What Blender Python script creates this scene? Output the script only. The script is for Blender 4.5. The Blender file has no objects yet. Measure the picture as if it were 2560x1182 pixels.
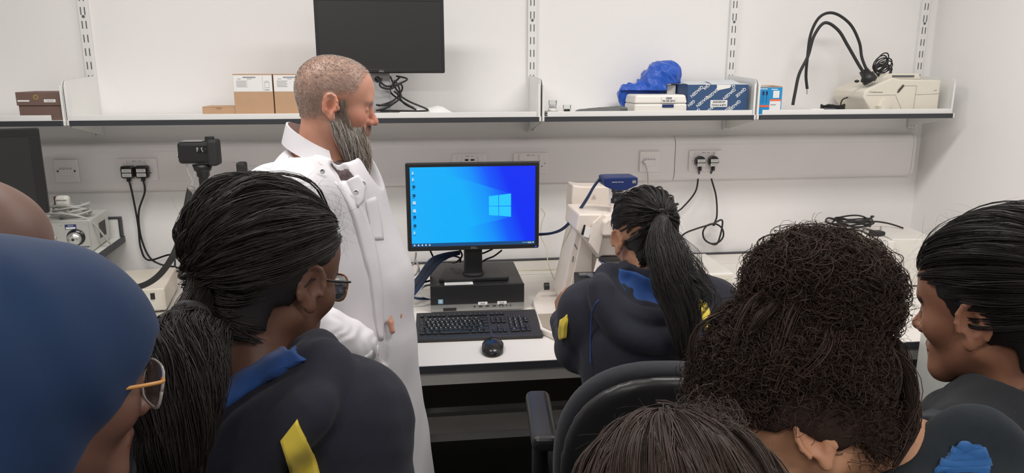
import bpy, bmesh, math, random
import numpy as np
from math import sin, cos, tan, pi, radians, atan2, sqrt
from mathutils import Vector, Matrix, Euler, noise as mnoise
random.seed(7); RNG = np.random.default_rng(7)
SC = bpy.context.scene
COL = SC.collection
# ------------------------------------------------------------------ camera, world, lights, exposure
FPX = 1850.0; YAW = radians(7.4); PIT = radians(12.8); CAM = np.array([0., 0., 1.66])
cd = bpy.data.cameras.new('camera'); cam = bpy.data.objects.new('camera', cd); COL.objects.link(cam)
cam.location = tuple(CAM); cam.rotation_euler = (radians(90) - PIT, 0, -YAW)
cd.sensor_width = 36.0; cd.lens = 36.0 * FPX / 2560.0; cd.clip_start = 0.02
SC.camera = cam
W_ = bpy.data.worlds.new('world'); SC.world = W_; W_.use_nodes = True
W_.node_tree.nodes['Background'].inputs[0].default_value = (1, 0.97, 0.95, 1)
W_.node_tree.nodes['Background'].inputs[1].default_value = 0.25
SC.view_settings.view_transform = 'Standard'; SC.view_settings.look = 'None'
SC.view_settings.gamma = 1.0; SC.view_settings.use_curve_mapping = False
SC.view_settings.exposure = 0.0
SC.cycles.max_bounces = 8; SC.cycles.diffuse_bounces = 4; SC.cycles.glossy_bounces = 3
def area(name, loc, sx, sy, power, col=(1, .96, .93)):
    l = bpy.data.lights.new(name, 'AREA'); l.shape = 'RECTANGLE'; l.size = sx; l.size_y = sy
    l.energy = power; l.color = col
    o = bpy.data.objects.new(name, l); o.location = loc; COL.objects.link(o); return o
area('ceiling_light_front', (-0.75, 1.75, 2.71), 1.2, 0.3, 24)
area('ceiling_light_front', (1.15, 1.75, 2.71), 1.2, 0.3, 24)
area('ceiling_light_rear', (-0.9, -0.7, 2.71), 1.2, 0.3, 24)
area('ceiling_light_rear', (1.1, -0.7, 2.71), 1.2, 0.3, 24)
# ------------------------------------------------------------------ photo-pixel to world helpers (2560x1182 frame)
RV = np.array([cos(YAW), -sin(YAW), 0.]); FV = np.array([sin(YAW)*cos(PIT), cos(YAW)*cos(PIT), -sin(PIT)]); UV = np.cross(RV, FV)
def ray(px, py): return RV*(px-1280)/FPX + UV*(591-py)/FPX + FV
def PY(px, py, Y): d = ray(px, py); return CAM + d*Y/d[1]
def PZ(px, py, Z): d = ray(px, py); return CAM + d*(Z-CAM[2])/d[2]
def PD(px, py, D): return CAM + ray(px, py)*D
# ------------------------------------------------------------------ materials
MATS = {}
def mat(name, col, rough=.5, metal=0., noise=None, bump=None, spec=.5, alpha=None, trans=0., emit=None, sheen=0., coat=0., var=None):
    """noise=(scale, amount) value mottling ; bump=(scale, strength, dist)"""
    if name in MATS: return MATS[name]
    m = bpy.data.materials.new(name); m.use_nodes = True; nt = m.node_tree; b = nt.nodes['Principled BSDF']
    b.inputs['Base Color'].default_value = (*col, 1); b.inputs['Roughness'].default_value = rough
    b.inputs['Metallic'].default_value = metal; b.inputs['Specular IOR Level'].default_value = spec
    if trans: b.inputs['Transmission Weight'].default_value = trans
    if sheen: b.inputs['Sheen Weight'].default_value = sheen; b.inputs['Sheen Roughness'].default_value = .5
    if coat: b.inputs['Coat Weight'].default_value = coat
    if emit: b.inputs['Emission Color'].default_value = (*emit[:3], 1); b.inputs['Emission Strength'].default_value = emit[3]
    tc = nt.nodes.new('ShaderNodeTexCoord')
    sc, am = noise or (6., .04)
    n = nt.nodes.new('ShaderNodeTexNoise'); n.inputs['Scale'].default_value = sc; n.inputs['Detail'].default_value = 4
    nt.links.new(tc.outputs['Object'], n.inputs['Vector'])
    mr = nt.nodes.new('ShaderNodeMapRange'); mr.inputs[3].default_value = 1-am; mr.inputs[4].default_value = 1+am
    nt.links.new(n.outputs[0], mr.inputs[0])
    mx = nt.nodes.new('ShaderNodeMix'); mx.data_type = 'RGBA'; mx.blend_type = 'MULTIPLY'; mx.inputs[0].default_value = 1
    mx.inputs[6].default_value = (*col, 1); nt.links.new(mr.outputs[0], mx.inputs[7])
    nt.links.new(mx.outputs[2], b.inputs['Base Color'])
    if bump:
        n2 = nt.nodes.new('ShaderNodeTexNoise'); n2.inputs['Scale'].default_value = bump[0]; n2.inputs['Detail'].default_value = 3
        nt.links.new(tc.outputs['Object'], n2.inputs['Vector'])
        bp = nt.nodes.new('ShaderNodeBump'); bp.inputs['Strength'].default_value = bump[1]; bp.inputs['Distance'].default_value = bump[2]
        nt.links.new(n2.outputs[0], bp.inputs['Height']); nt.links.new(bp.outputs[0], b.inputs['Normal'])
    MATS[name] = m; return m
mWall = mat('wall_paint', (.86, .845, .835), .6, noise=(2, .015), bump=(220, .08, .002))
mCeil = mat('ceiling_paint', (.85, .85, .84), .8)
mFloor = mat('dark_floor', (.022, .020, .019), .55, noise=(40, .25), bump=(300, .2, .002))
mTrunk = mat('trunking_plastic', (.80, .77, .775), .42)
mSock = mat('socket_plastic', (.84, .80, .80), .35)
mShelf = mat('shelf_laminate', (.80, .80, .78), .45)
mEdge = mat('dark_edge', (.035, .037, .043), .5)
mSteel = mat('powder_white', (.80, .80, .78), .4)
mSlot = mat('slot_dark', (.12, .12, .13), .7)
mTop = mat('worktop_laminate', (.80, .765, .72), .4, noise=(120, .03))
mTopG = mat('worktop_grey_laminate', (.72, .73, .69), .4, noise=(120, .03))
mFrame = mat('bench_frame', (.60, .585, .55), .45)
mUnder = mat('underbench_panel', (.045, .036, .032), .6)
mBlack = mat('black_plastic', (.014, .014, .015), .42, bump=(400, .05, .001))
mBlackG = mat('black_gloss', (.012, .012, .013), .22)
mBlackM = mat('black_matt', (.02, .02, .021), .65)
mKey = mat('key_plastic', (.012, .012, .013), .38)
mKb = mat('keyboard_deck', (.030, .028, .028), .45)
mWhite = mat('white_label', (.82, .82, .80), .6)
mInk = mat('ink', (.05, .05, .06), .7)
mInkL = mat('ink_grey', (.25, .25, .27), .7)
mCream = mat('cream_casing', (.76, .70, .60), .4)
mCreamW = mat('cream_white_casing', (.80, .775, .72), .4)
mMicro = mat('microscope_enamel', (.80, .72, .65), .35)
mSilver = mat('brushed_silver', (.55, .55, .53), .32, metal=.8, noise=(60, .08))
mChrome = mat('chrome', (.75, .75, .75), .15, metal=1)
mCard = mat('cardboard', (.52, .33, .20), .8, noise=(18, .08), bump=(120, .1, .001))
mCardD = mat('brown_card', (.165, .105, .085), .75, noise=(18, .08))
mBlueBox = mat('blue_print', (.035, .085, .20), .4)
mCableB = mat('cable_black', (.012, .012, .013), .4)
mCableG = mat('cable_grey', (.45, .45, .43), .45)
mCableY = mat('cable_yellowish', (.72, .68, .52), .45)
mCableN = mat('cable_navy', (.015, .035, .09), .4)
mGreyCloth = mat('grey_cloth', (.13, .135, .13), .85, bump=(300, .3, .001))
mNavyP = mat('camera_blue', (.012, .028, .13), .35)
# ------------------------------------------------------------------ mesh builder
class MB:
    def __init__(s): s.v = []; s.f = []; s.m = []; s.sm = []; s.mats = []; s.mi = 0
    def use(s, m):
        if m not in s.mats: s.mats.append(m)
        s.mi = s.mats.index(m); return s
    def add(s, vs, fs, smooth=False, M=None):
        o = len(s.v)
        if M is not None: vs = [M @ Vector(v) for v in vs]
        s.v.extend([tuple(v) for v in vs]); s.f.extend([tuple(i+o for i in f) for f in fs])
        s.m.extend([s.mi]*len(fs)); s.sm.extend([smooth]*len(fs)); return s
    def addbm(s, bm, M=None, smooth=False):
        bm.verts.index_update()
        s.add([v.co.copy() for v in bm.verts], [[v.index for v in f.verts] for f in bm.faces], smooth, M); bm.free(); return s
    def box(s, c, size, bev=0., seg=2, M=None, taper=None):
        bm = bmesh.new(); bmesh.ops.create_cube(bm, size=1)
        for v in bm.verts:
            v.co = Vector((v.co.x*size[0], v.co.y*size[1], v.co.z*size[2]))
            if taper and v.co.z > 0: v.co.x *= taper[0]; v.co.y *= taper[1]
        if bev: bmesh.ops.bevel(bm, geom=bm.edges[:], offset=bev, segments=seg, profile=.5, affect='EDGES')
        T = Matrix.Translation(c)
        return s.addbm(bm, (M @ T) if M is not None else T, smooth=False)
    def b2(s, a, b, bev=0., seg=2, M=None):
        a = np.minimum(a, b), np.maximum(a, b); lo, hi = a
        return s.box(tuple((lo+hi)/2), tuple(hi-lo), bev, seg, M)
    def cyl(s, a, b, r0, r1=None, seg=24, caps=True, smooth=True):
        r1 = r0 if r1 is None else r1; a = Vector(a); b = Vector(b); z = (b-a).normalized()
        x = z.orthogonal().normalized(); y = z.cross(x); vs = []
        for p, r in ((a, r0), (b, r1)):
            for i in range(seg): t = 2*pi*i/seg; vs.append(p + x*(r*cos(t)) + y*(r*sin(t)))
        s.add(vs, [(i, (i+1) % seg, seg+(i+1) % seg, seg+i) for i in range(seg)], smooth)
        if caps: s.add([v.copy() for v in vs], [tuple(range(seg-1, -1, -1)), tuple(range(seg, 2*seg))], False)
        return s
    def lathe(s, c, axis, prof, seg=32, smooth=True):
        """prof: list of (r, h) along the axis from c"""
        z = Vector(axis).normalized(); x = z.orthogonal().normalized(); y = z.cross(x); c = Vector(c); vs = []; fs = []
        for r, h in prof:
            for i in range(seg): t = 2*pi*i/seg; vs.append(c + z*h + x*(r*cos(t)) + y*(r*sin(t)))
        for k in range(len(prof)-1):
            for i in range(seg): j = (i+1) % seg; fs.append((k*seg+i, k*seg+j, (k+1)*seg+j, (k+1)*seg+i))
        s.add(vs, fs, smooth); return s
    def tube(s, pts, r, seg=10, sub=6, smooth=True, closed=False):
        P = catmull(pts, sub) if sub > 1 else [Vector(p) for p in pts]
        n = len(P); vs = []; fs = []; up = None
        for i, p in enumerate(P):
            t = (P[min(i+1, n-1)] - P[max(i-1, 0)]).normalized()
            if up is None: up = t.orthogonal().normalized()
            up = (up - t*up.dot(t)); up = up.normalized() if up.length > 1e-6 else t.orthogonal().normalized()
            w = t.cross(up); rr = r(i/(n-1)) if callable(r) else r
            for k in range(seg): a = 2*pi*k/seg; vs.append(p + up*(rr*cos(a)) + w*(rr*sin(a)))
        for i in range(n-1):
            for k in range(seg): j = (k+1) % seg; fs.append((i*seg+k, i*seg+j, (i+1)*seg+j, (i+1)*seg+k))
        fs.append(tuple(range(seg-1, -1, -1))); fs.append(tuple((n-1)*seg+k for k in range(seg)))
        s.add(vs, fs, smooth); return s
    def prism(s, poly, d, bev=0., M=None):
        """poly: list of 3D points of the front face; d: extrusion vector"""
        bm = bmesh.new(); vs = [bm.verts.new(tuple(p)) for p in poly]; f = bm.faces.new(vs)
        r = bmesh.ops.extrude_face_region(bm, geom=[f]); ev = [e for e in r['geom'] if isinstance(e, bmesh.types.BMVert)]
        bmesh.ops.translate(bm, verts=ev, vec=Vector(tuple(d)))
        bmesh.ops.recalc_face_normals(bm, faces=bm.faces[:])
        if bev: bmesh.ops.bevel(bm, geom=bm.edges[:], offset=bev, segments=2, profile=.5, affect='EDGES')
        return s.addbm(bm, M)
    def sphere(s, c, r, seg=16, M=None):
        bm = bmesh.new(); bmesh.ops.create_uvsphere(bm, u_segments=seg, v_segments=seg//2+2, radius=1)
        r = r if hasattr(r, '__len__') else (r, r, r)
        T = Matrix.Translation(c) @ Matrix.Diagonal((*r, 1))
        return s.addbm(bm, (M @ T) if M is not None else T, smooth=True)
    def build(s, name, m=None, parent=None, org=None):
        me = bpy.data.meshes.new(name)
        O = Vector(tuple(org)) if org is not None else Vector((0, 0, 0))
        me.from_pydata([tuple(Vector(v)-O) for v in s.v], [], s.f)
        for mm in (s.mats or [m]): me.materials.append(mm)
        if s.mats: me.polygons.foreach_set('material_index', s.m)
        me.polygons.foreach_set('use_smooth', s.sm); me.update()
        o = bpy.data.objects.new(name, me); COL.objects.link(o); o.location = O
        if parent is not None:
            o.parent = parent
            if org is not None: o.location = O
        return o
def catmull(pts, sub):
    P = [Vector(tuple(p)) for p in pts]; out = []
    for i in range(len(P)-1):
        a = P[max(i-1, 0)]; b = P[i]; c = P[i+1]; d = P[min(i+2, len(P)-1)]
        for k in range(sub):
            t = k/sub; out.append(.5*((2*b) + (c-a)*t + (2*a-5*b+4*c-d)*t*t + (3*b-a-3*c+d)*t**3))
    out.append(P[-1]); return out
def tag(o, label=None, cat=None, group=None, kind=None):
    if label: o['label'] = label
    if cat: o['category'] = cat
    if group: o['group'] = group
    if kind: o['kind'] = kind
    return o
def thing(name, label, cat, loc=(0, 0, 0), rotz=0., group=None):
    o = bpy.data.objects.new(name, None); COL.objects.link(o); o.empty_display_size = .05
    o.location = tuple(loc); o.rotation_euler = (0, 0, rotz); return tag(o, label, cat, group)
def struct(name, mb, m=None):
    return tag(mb.build(name, m), kind='structure')
_TX = {}
def textmesh(txt, size, ext=.0003, bold=False):
    k = (txt, size, bold)
    if k not in _TX:
        c = bpy.data.curves.new('t', 'FONT'); c.body = txt; c.size = size; c.extrude = ext; c.align_x = 'CENTER'; c.align_y = 'CENTER'
        c.resolution_u = 2
        if bold: c.offset = size*.018
        o = bpy.data.objects.new('t', c); me = o.to_mesh()
        _TX[k] = ([v.co.copy() for v in me.vertices], [tuple(p.vertices) for p in me.polygons])
        o.to_mesh_clear(); bpy.data.objects.remove(o); bpy.data.curves.remove(c)
    return _TX[k]
def frameM(loc, right=(1, 0, 0), up=(0, 0, 1)):
    r = Vector(right).normalized(); u = Vector(up).normalized(); n = r.cross(u).normalized(); u = n.cross(r)
    return Matrix(((r.x, u.x, n.x, loc[0]), (r.y, u.y, n.y, loc[1]), (r.z, u.z, n.z, loc[2]), (0, 0, 0, 1)))
def text(mb, txt, size, loc, right=(1, 0, 0), up=(0, 0, 1), bold=False):
    v, f = textmesh(txt, size, bold=bold); mb.add(v, f, False, frameM(loc, right, up)); return mb
def lines(mb, x0, x1, zs, y, th=.0012, t=.0004):
    for z in zs: mb.b2((x0, y-t, z-th/2), (x1, y, z+th/2))
# ------------------------------------------------------------------ implicit surfaces on a rectilinear grid
def axis_steps(segs):
    """segs: list of (start, end, step)"""
    out = []
    for a, b, s in segs: out.append(np.arange(a, b - s*.25, s))
    out.append(np.array([segs[-1][1]])); return np.concatenate(out)
class Grid:
    def __init__(s, xs, ys, zs):
        s.x, s.y, s.z = [np.asarray(a, np.float32) for a in (xs, ys, zs)]
        s.d = np.full((len(s.x), len(s.y), len(s.z)), 1., np.float32)
    def sub(s, lo, hi, pad):
        r = []
        for a, l, h in zip((s.x, s.y, s.z), lo, hi):
            i0 = max(np.searchsorted(a, l-pad)-1, 0); i1 = min(np.searchsorted(a, h+pad)+1, len(a)); r.append(slice(i0, i1))
        return tuple(r)
    def pts(s, sl):
        X, Y, Z = np.meshgrid(s.x[sl[0]], s.y[sl[1]], s.z[sl[2]], indexing='ij'); return np.stack((X, Y, Z), -1)
    def op(s, fn, lo, hi, k=.01, mode='u'):
        sl = s.sub(lo, hi, k+.02)
        if any(q.stop <= q.start for q in sl): return s
        v = fn(s.pts(sl)); d = s.d[sl]
        if mode == 'u': h = np.maximum(k-np.abs(d-v), 0)/k; s.d[sl] = np.minimum(d, v)-h*h*k*.25
        elif mode == 's': v = -v; h = np.maximum(k-np.abs(d-v), 0)/k; s.d[sl] = np.maximum(d, v)+h*h*k*.25
        elif mode == 'i': h = np.maximum(k-np.abs(d-v), 0)/k; s.d[sl] = np.maximum(d, v)+h*h*k*.25
        elif mode == 'a': s.d[sl] = d+v
        return s
    def rc(s, a, b, ra, rb, k=.01, mode='u', fl=None, q=1.):
        """tapered capsule; fl = direction along which it is flattened by factor q"""
        a = np.array(a, np.float32); b = np.array(b, np.float32); R = max(ra, rb)/min(q, 1.)*1.0
        S = None
        if fl is not None:
            f = np.array(fl, np.float32); f /= np.linalg.norm(f); S = np.eye(3, dtype=np.float32) + (1/q-1)*np.outer(f, f)
        A = a if S is None else S@a; B = b if S is None else S@b; ab = B-A; L = float(ab@ab)+1e-12
        def fn(p):
            if S is not None: p = p@S.T
            t = np.clip(((p-A)@ab)/L, 0, 1); d = np.sqrt(((p-A-t[..., None]*ab)**2).sum(-1)) - (ra+(rb-ra)*t)
            return d*(min(q, 1.))
        R = max(ra, rb)
        return s.op(fn, np.minimum(a, b)-R, np.maximum(a, b)+R, k, mode)
    def ell(s, c, r, M=None, k=.01, mode='u'):
        c = np.array(c, np.float32); r = np.array(r, np.float32); R = float(r.max())
        def fn(p):
            p = p-c
            if M is not None: p = p@M   # world->local : M columns are local axes
            k0 = np.sqrt(((p/r)**2).sum(-1)); k1 = np.sqrt(((p/(r*r))**2).sum(-1))+1e-9
            return k0*(k0-1)/k1
        return s.op(fn, c-R, c+R, k, mode)
    def mesh(s):
        d = s.d; ins = d < 0
        c = [ins[i:ins.shape[0]-1+i, j:ins.shape[1]-1+j, k:ins.shape[2]-1+k] for i in (0, 1) for j in (0, 1) for k in (0, 1)]
        n = sum(a.astype(np.int8) for a in c); act = (n > 0) & (n < 8); idx = np.argwhere(act)
        if len(idx) == 0: return np.zeros((0, 3)), np.zeros((0, 4), int)
        cid = np.full(act.shape, -1, np.int32); cid[act] = np.arange(len(idx))
        acc = np.zeros((len(idx), 3)); cnt = np.zeros(len(idx))
        offs = [(i, j, k) for i in (0, 1) for j in (0, 1) for k in (0, 1)]
        ax = (s.x, s.y, s.z); V = {}
        for o in offs: V[o] = d[idx[:, 0]+o[0], idx[:, 1]+o[1], idx[:, 2]+o[2]]
        for a in offs:
            for b in offs:
                if sum(abs(a[i]-b[i]) for i in range(3)) != 1 or a > b: continue
                va, vb = V[a], V[b]; m = (va < 0) != (vb < 0); t = np.where(m, va/(va-vb+1e-20), 0)
                for q in range(3):
                    pa = ax[q][idx[:, q]+a[q]]; pb = ax[q][idx[:, q]+b[q]]; acc[:, q] += np.where(m, pa+t*(pb-pa), 0)
                cnt += m
        verts = acc/cnt[:, None]; F = []
        for q in range(3):
            sl0 = [slice(None)]*3; sl1 = [slice(None)]*3; sl0[q] = slice(0, -1); sl1[q] = slice(1, None)
            ch = ins[tuple(sl0)] != ins[tuple(sl1)]; e = np.argwhere(ch)
            u, v = [(1, 2), (2, 0), (0, 1)][q]
            ok = (e[:, u] > 0) & (e[:, v] > 0) & (e[:, u] < d.shape[u]-1) & (e[:, v] < d.shape[v]-1); e = e[ok]
            flip = ins[e[:, 0], e[:, 1], e[:, 2]]
            def g(du, dv):
                t = e.copy(); t[:, u] += du; t[:, v] += dv; return cid[t[:, 0], t[:, 1], t[:, 2]]
            Q = np.stack((g(-1, -1), g(0, -1), g(0, 0), g(-1, 0)), 1); Q[~flip] = Q[~flip][:, ::-1]; F.append(Q)
        return verts, np.concatenate(F)
def relax(v, f, it=2, lam=.5):
    e = np.concatenate([f[:, [0, 1]], f[:, [1, 2]], f[:, [2, 3]], f[:, [3, 0]]]); n = len(v)
    for _ in range(it):
        s = np.zeros_like(v); c = np.zeros(n)
        for q in range(3): s[:, q] = np.bincount(e[:, 0], v[e[:, 1], q], n)+np.bincount(e[:, 1], v[e[:, 0], q], n)
        c = np.bincount(e[:, 0], minlength=n)+np.bincount(e[:, 1], minlength=n)
        v = v*(1-lam)+lam*s/np.maximum(c, 1)[:, None]
    return v
def np_mesh(name, v, f, mats, parent=None, org=(0, 0, 0), attrs=None, colors=None):
    me = bpy.data.meshes.new(name); v = np.asarray(v)-np.array(org); nf = len(f); k = f.shape[1]
    me.vertices.add(len(v)); me.vertices.foreach_set('co', v.astype(np.float32).ravel())
    me.loops.add(nf*k); me.loops.foreach_set('vertex_index', f.astype(np.int32).ravel())
    me.polygons.add(nf); me.polygons.foreach_set('loop_start', np.arange(0, nf*k, k, dtype=np.int32))
    try: me.polygons.foreach_set('loop_total', np.full(nf, k, np.int32))
    except Exception: pass
    me.polygons.foreach_set('use_smooth', np.ones(nf, bool))
    for m in mats: me.materials.append(m)
    for n_, a in (attrs or {}).items():
        at = me.attributes.new(n_, 'FLOAT', 'POINT'); at.data.foreach_set('value', a.astype(np.float32))
    if colors is not None:
        at = me.color_attributes.new('paint', 'FLOAT_COLOR', 'POINT')
        at.data.foreach_set('color', np.concatenate([colors, np.ones((len(v), 1))], 1).astype(np.float32).ravel())
    me.update(); me.validate()
    o = bpy.data.objects.new(name, me); COL.objects.link(o); o.location = tuple(org)
    if parent is not None:
        o.parent = parent; b_ = np.array(parent.location); q_ = parent.parent
        while q_ is not None: b_ = b_+np.array(q_.location); q_ = q_.parent
        o.location = tuple(np.array(org)-b_)
    return o
def wav(p, seeds, lam, warp=.6):
    """smooth pseudo noise built from warped sines; p (...,3)"""
    r = np.random.default_rng(seeds); out = 0
    for i in range(4):
        d = r.normal(size=3); d /= np.linalg.norm(d); d2 = r.normal(size=3); d2 /= np.linalg.norm(d2)
        out = out + np.sin(2*pi*(p@d.astype(np.float32))/lam*(1+.35*i) + warp*3*np.sin(2*pi*(p@d2.astype(np.float32))/(lam*1.7)+i))
    return out/4
# ------------------------------------------------------------------ room shell
YW = 3.10; XR = 2.27; XL = -2.6; YB = -2.6; ZC = 2.75
struct('wall_back', MB().b2((XL-.1, YW, 0), (XR+.1, YW+.1, ZC)), mWall)
struct('wall_right', MB().b2((XR, YB, 0), (XR+.1, YW, ZC)), mWall)
struct('wall_left', MB().b2((XL-.1, YB, 0), (XL, YW, ZC)), mWall)
struct('wall_rear', MB().b2((XL-.1, YB-.1, 0), (XR+.1, YB, ZC)), mWall)
struct('floor', MB().b2((XL-.1, YB-.1, -.1), (XR+.1, YW+.1, 0)), mFloor)
struct('ceiling', MB().b2((XL-.1, YB-.1, ZC), (XR+.1, YW+.1, ZC+.1)), mCeil)
# ------------------------------------------------------------------ dado trunking with rounded end
t = thing('cable_trunking', 'long white dado cable trunking running along the wall below the shelves', 'trunking', (0, YW, 1.185))
def trunk(x0, x1, endr=0.):
    z0, z1, d, c = 1.185, 1.375, .050, .028; mb = MB()
    prof = [(0, z0), (d-c, z0)] + [(d-c+c*sin(a), z0+c-c*cos(a)) for a in np.linspace(.2, pi/2, 6)]
    prof += [(d+.002, z0+.036), (d+.002, z1-.036)]
    prof += [(d-c+c*cos(a), z1-c+c*sin(a)) for a in np.linspace(0, pi/2, 6)] + [(0, z1)]
    n = len(prof); xs = [x0, x1]; vs = []
    if endr:
        xs = [x0] + [x1-endr+endr*sin(a) for a in np.linspace(0, pi/2, 8)]
    for i, x in enumerate(xs):
        k = 1.
        if endr and i > 0: k = cos((i-1)/7*pi/2*.97)
        zc = (z0+z1)/2
        for (dd, z) in prof:
            e = 0 if not endr or i == 0 else (1-k)
            vs.append((x, -dd*(1-.75*e), (zc + (z-zc)*(1-.30*e)) - 1.185))
    fs = [(i*n+j, i*n+j+1, (i+1)*n+j+1, (i+1)*n+j) for i in range(len(xs)-1) for j in range(n-1)]
    fs += [tuple(range(n)), tuple((len(xs)-1)*n+j for j in range(n-1, -1, -1))]
    mb.add(vs, fs, False); return mb
trunk(-2.55, 1.098).build('trunking_cover', mTrunk, t); trunk(1.101, 2.20).build('trunking_cover', mTrunk, t)
trunk(2.2015, 2.235, .03).build('end_cap', mTrunk, t)
YT = YW - .052
def socket(pxs, kind, label, grp='sockets on the wall trunking'):
    x0, x1 = pxs; w = x1-x0; zc = 1.273; h = .088
    o = thing('wall_socket', label, 'socket', ((x0+x1)/2, YT, zc), 0, grp)
    fp = MB().use(mSock); fp.box((0, -.0045, 0), (w, .009, h), .003)
    if kind != 'net':
        fp.use(mSlot)
        for s in (-1, 1):
            cx = s*.036; fp.box((cx, -.0091, .008), (.004, .0006, .008)); fp.box((cx-.011, -.0091, -.012), (.007, .0006, .004)); fp.box((cx+.011, -.0091, -.012), (.007, .0006, .004))
    fp.build('face_plate', None, o)
    for s in (-1, 1): MB().cyl((s*(w/2-.012), -.0085, 0), (s*(w/2-.012), -.0102, 0), .0035, seg=12).build('screw', mChrome, o)
    if kind == 'net':
        m = MB().use(mSock); m.box((0, -.0115, -.002), (w*.6, .005, .030), .0015)
        m.use(mInkL)
        for i in range(4): m.box(((i-1.5)*w*.14, -.0142, .009), (w*.10, .001, .0025))
        m.build('outlet_module', None, o)
    else:
        for s in (-1, 1): MB().box((s*(w/2-.030), -.0115, .026), (.014, .006, .022), .0015).build('switch', mSock, o)
        m = MB(); text(m, 'EMPTY   OLD', .0055, (0, -.0095, .034)); m.build('lettering', mInkL, o)
        if kind == 'usb':
            for s in (-.012, .012): MB().box((s, -.0095, .019), (.015, .001, .007)).build('usb_port', mBlack, o)
    return o
socket((-1.383, -1.297), 'net', 'square white data socket left of the twin power socket, above the silver lamp supply')
socket((-1.153, -1.007), 'pwr', 'twin power socket at the left holding two black plugs side by side')
socket((.147, .290), 'usb', 'twin socket with two USB ports behind the top edge of the desk monitor')
socket((.401, .545), 'pwr', 'twin power socket half hidden behind the right top corner of the lit monitor')
socket((.942, 1.028), 'net', 'square white data socket with a thin grey cable, above the microscope')
socket((1.160, 1.306), 'pwr', 'twin power socket at the right holding two rounded black plugs')
def plug(x, z, label, path, rnd=False, wlab=True):
    o = thing('power_plug', label, 'plug', (x, YT-.009, z), 0, 'black plugs in the twin sockets')
    m = MB()
    if rnd:
        pts = [(.022*cos(a)*(1.0), 0, .024*sin(a)) for a in np.linspace(0, 2*pi, 13)[:-1]]
        m.prism([(p[0], -.002, p[2]+.002) for p in pts][::-1], (0, -.026, 0), .003)
    else: m.box((0, -.015, 0), (.048, .028, .048), .007, 3)
    m.box((0, -.015, -.030), (.014, .016, .016), .003); m.build('plug_body', mBlackG, o)
    m = MB().use(mWhite); m.box((0, -.0305, .006), (.034, .0012, .013)); m.box((0, -.0305, -.011), (.034, .0012, .013))
    m.use(mInkL)
    for zz in (.008, .004, -.009, -.013): m.box((0, -.0313, zz), (.026, .0006, .001))
    m.build('test_label', None, o)
    pts = [Vector((0, -.015, -.036))] + [Vector(tuple(p)) - Vector((x, YT-.009, z)) for p in path]
    MB().tube(pts, .0038, 10, 8).build('cable', mCableB, o)
    return o
q = lambda px, py, Y=3.06: PY(px, py, Y)
plug(-1.110, 1.268, 'left black plug with white test label in the left twin socket', [q(330, 480), q(345, 560), q(352, 620), q(372, 650), (-.98, 3.03, .93), (-.97, 3.0, .86)])
plug(-1.057, 1.268, 'right black plug with white test label in the left twin socket', [q(362, 480), q(347, 530), q(352, 590), q(372, 640), q(400, 660), q(440, 668), (-.90, 2.99, .86)])
plug(1.203, 1.270, 'left rounded black plug in the right twin socket, cable running down left', [q(1746, 440), q(1738, 480), q(1705, 520), q(1678, 540, 3.0), q(1640, 590, 2.9), (.95, 2.9, .83)], True)
plug(1.262, 1.270, 'right rounded black plug in the right twin socket, cable ending in a coil', [q(1777, 440), q(1790, 490), q(1792, 540), q(1783, 562)] +
     [q(1783+26*cos(a), 584+25*sin(a), 3.055-.002*k) for k, a in enumerate(np.linspace(-1.4, -1.4-2*pi*2.6, 22))] +
     [q(1806, 552, 2.995), q(1780, 560, 2.99), q(1740, 572, 2.98), q(1710, 585, 2.97), q(1690, 610, 2.93), q(1684, 640, 2.9), (1.07, 2.93, .84)], True)
# network cable in data socket
o = thing('network_cable', 'thin grey network cable hanging from the data socket above the microscope', 'cable', tuple(q(1612, 405, 3.03)))
def T(o, pts): return [Vector(tuple(p))-o.location for p in pts]
MB().box((0, 0, 0), (.011, .02, .011), .002).build('connector', mWhite, o)
MB().tube(T(o, [q(1612, 407, 3.02), q(1617, 425, 3.02), q(1620, 450, 3.04), q(1618, 520, 3.06), q(1615, 600, 3.06), (.985, 3.06, .82)]), .0025, 8).build('cable', mCableG, o)
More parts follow.
